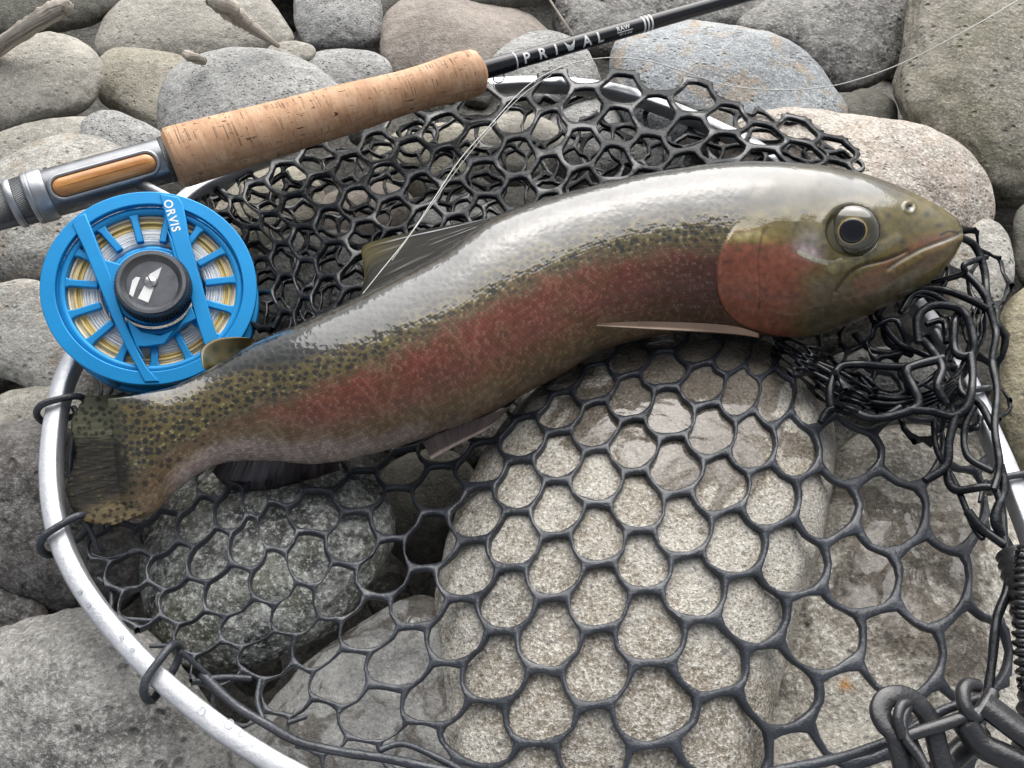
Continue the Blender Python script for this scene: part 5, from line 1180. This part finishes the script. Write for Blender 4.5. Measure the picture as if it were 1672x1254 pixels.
# ------------------------------------------------------------------ fishing line, driftwood
lnm = plain('clear_line', (0.46, 0.46, 0.43), 0.25, coat=.5, var=.05)
mb = MB(); P = catmull(np.array([(1760,-60,.09),(1662,0,.09),(1580,48,.085),(1480,100,.07),(1400,130,.06),(1340,143,.055),(1270,147,.052),(1190,140,.05),(1120,118,.052),(1060,100,.054),(1000,94,.056),(940,102,.058),(890,122,.058),(850,150,.056),(800,205,.054),(750,262,.054),(705,330,.054),(668,385,.055),(620,445,.056),(580,495,.054)], float), 12)
Cc = at_z(P[:, 0], P[:, 1], P[:, 2]); tube(mb, Cc, 0.8*topix(Cc)[2]/F, 8)
tag(mb.build('fishing_line', lnm, origin=Cc[0]), 'thin pale fishing line looping from the top right over the stones to the dorsal fin', 'line', 'strands of fishing line')
mb = MB(); P = catmull(np.array([(900,122,.050),(850,158,.048),(790,222,.048),(735,292,.046),(690,356,.046),(640,425,.048)], float), 12); Cc = at_z(P[:, 0], P[:, 1], P[:, 2]); tube(mb, Cc, 0.5*topix(Cc)[2]/F, 6)
tag(mb.build('fishing_line', lnm, origin=Cc[0]), 'second fainter strand of line beside the thicker one across the net', 'line', 'strands of fishing line')
dw = NT('weathered_wood'); v = dw.coord(attr='uvp', vec=(18, 22, 1)); f_ = dw.noise(v, 1.3, 6, .65, .4)
dw.l(dw.ramp(f_, [(.3, (0.16, 0.12, 0.085)), (.48, (0.38, 0.33, 0.27)), (.66, (0.62, 0.59, 0.53))]), dw.b.inputs['Base Color']); dw.setv(Roughness=.8); dw.l(dw.bump(f_, .002), dw.b.inputs['Normal'])
def stick(pts, label, seg=20):
    P = catmull(np.array([p[:3] for p in pts], float), 8); r = catmull(np.array([[p[3]] for p in pts], float), 8)[:, 0]; C = at_z(P[:, 0], P[:, 1], P[:, 2]); d = topix(C)[2]
    mb = MB(); tube(mb, C, r*d/F*(1+.12*fbm(np.stack([P[:, 0]*.15, P[:, 1]*.15, 0*r], 1), 2)), seg); V = mb.V[0]; V += 0.0012*fbm(V*260, 3)[:, None]*unit(V-V.mean(0)); mb.V[0] = V
    return tag(mb.build('driftwood_stick', dw.m, origin=C[0]), label, 'driftwood', 'driftwood sticks among the stones')
stick([(-30,96,.0,13),(20,62,.02,13),(60,35,.034,14),(88,18,.04,15),(106,12,.042,13),(112,15,.042,7)], 'thick brown driftwood stick pointing in from the left edge at the top')
stick([(338,2,.047,6),(352,4,.046,13),(368,10,.044,17),(384,24,.036,15),(405,40,.028,11),(430,58,.02,7),(456,76,.012,4)], 'pale broken driftwood stick with splintered end above the pitted stone')
stick([(303,86,.02,4),(306,90,.02,8),(316,94,.02,8),(332,100,.012,7)], 'tiny driftwood stub poking up between two stones')
mb = MB(); P = catmull(np.array([(885,-20,.0),(903,8,.0),(920,34,.0),(936,58,-.004)], float), 6); Cc = at_z(P[:, 0], P[:, 1], P[:, 2]); tube(mb, Cc, 2.2*topix(Cc)[2]/F, 6)
tag(mb.build('thin_twig', dw.m, origin=Cc[0]), 'thin pale twig standing behind the lettered part of the rod', 'twig')
# water drops on the hoop
wt = NT('water_drop'); wt.setv(Base_Color=(.9, .92, .95, 1), Roughness=.02, Transmission_Weight=1.0, IOR=1.33)
for k_, (pxx, pyy, r_) in enumerate(((132,970,4),(145,991,4),(329,1160,5),(372,1180,6),(392,1195,4),(412,1211,3.5),(197,1042,4),(216,1062,3.5))):
    c0, T = hoop_at(pxx, pyy); V0, T0 = ICO[3]; r = r_*.36e-3
    P = at_d(pxx, pyy, topix(c0)[2]-chh*1.02); 
    P[2] = c0[2]+chh; o = mesh_np('water_drop', P+V0*[r, r, r*.55], T0, wt.m, net)
for o in bpy.data.objects:
    if '_loc' in o: del o['_loc']
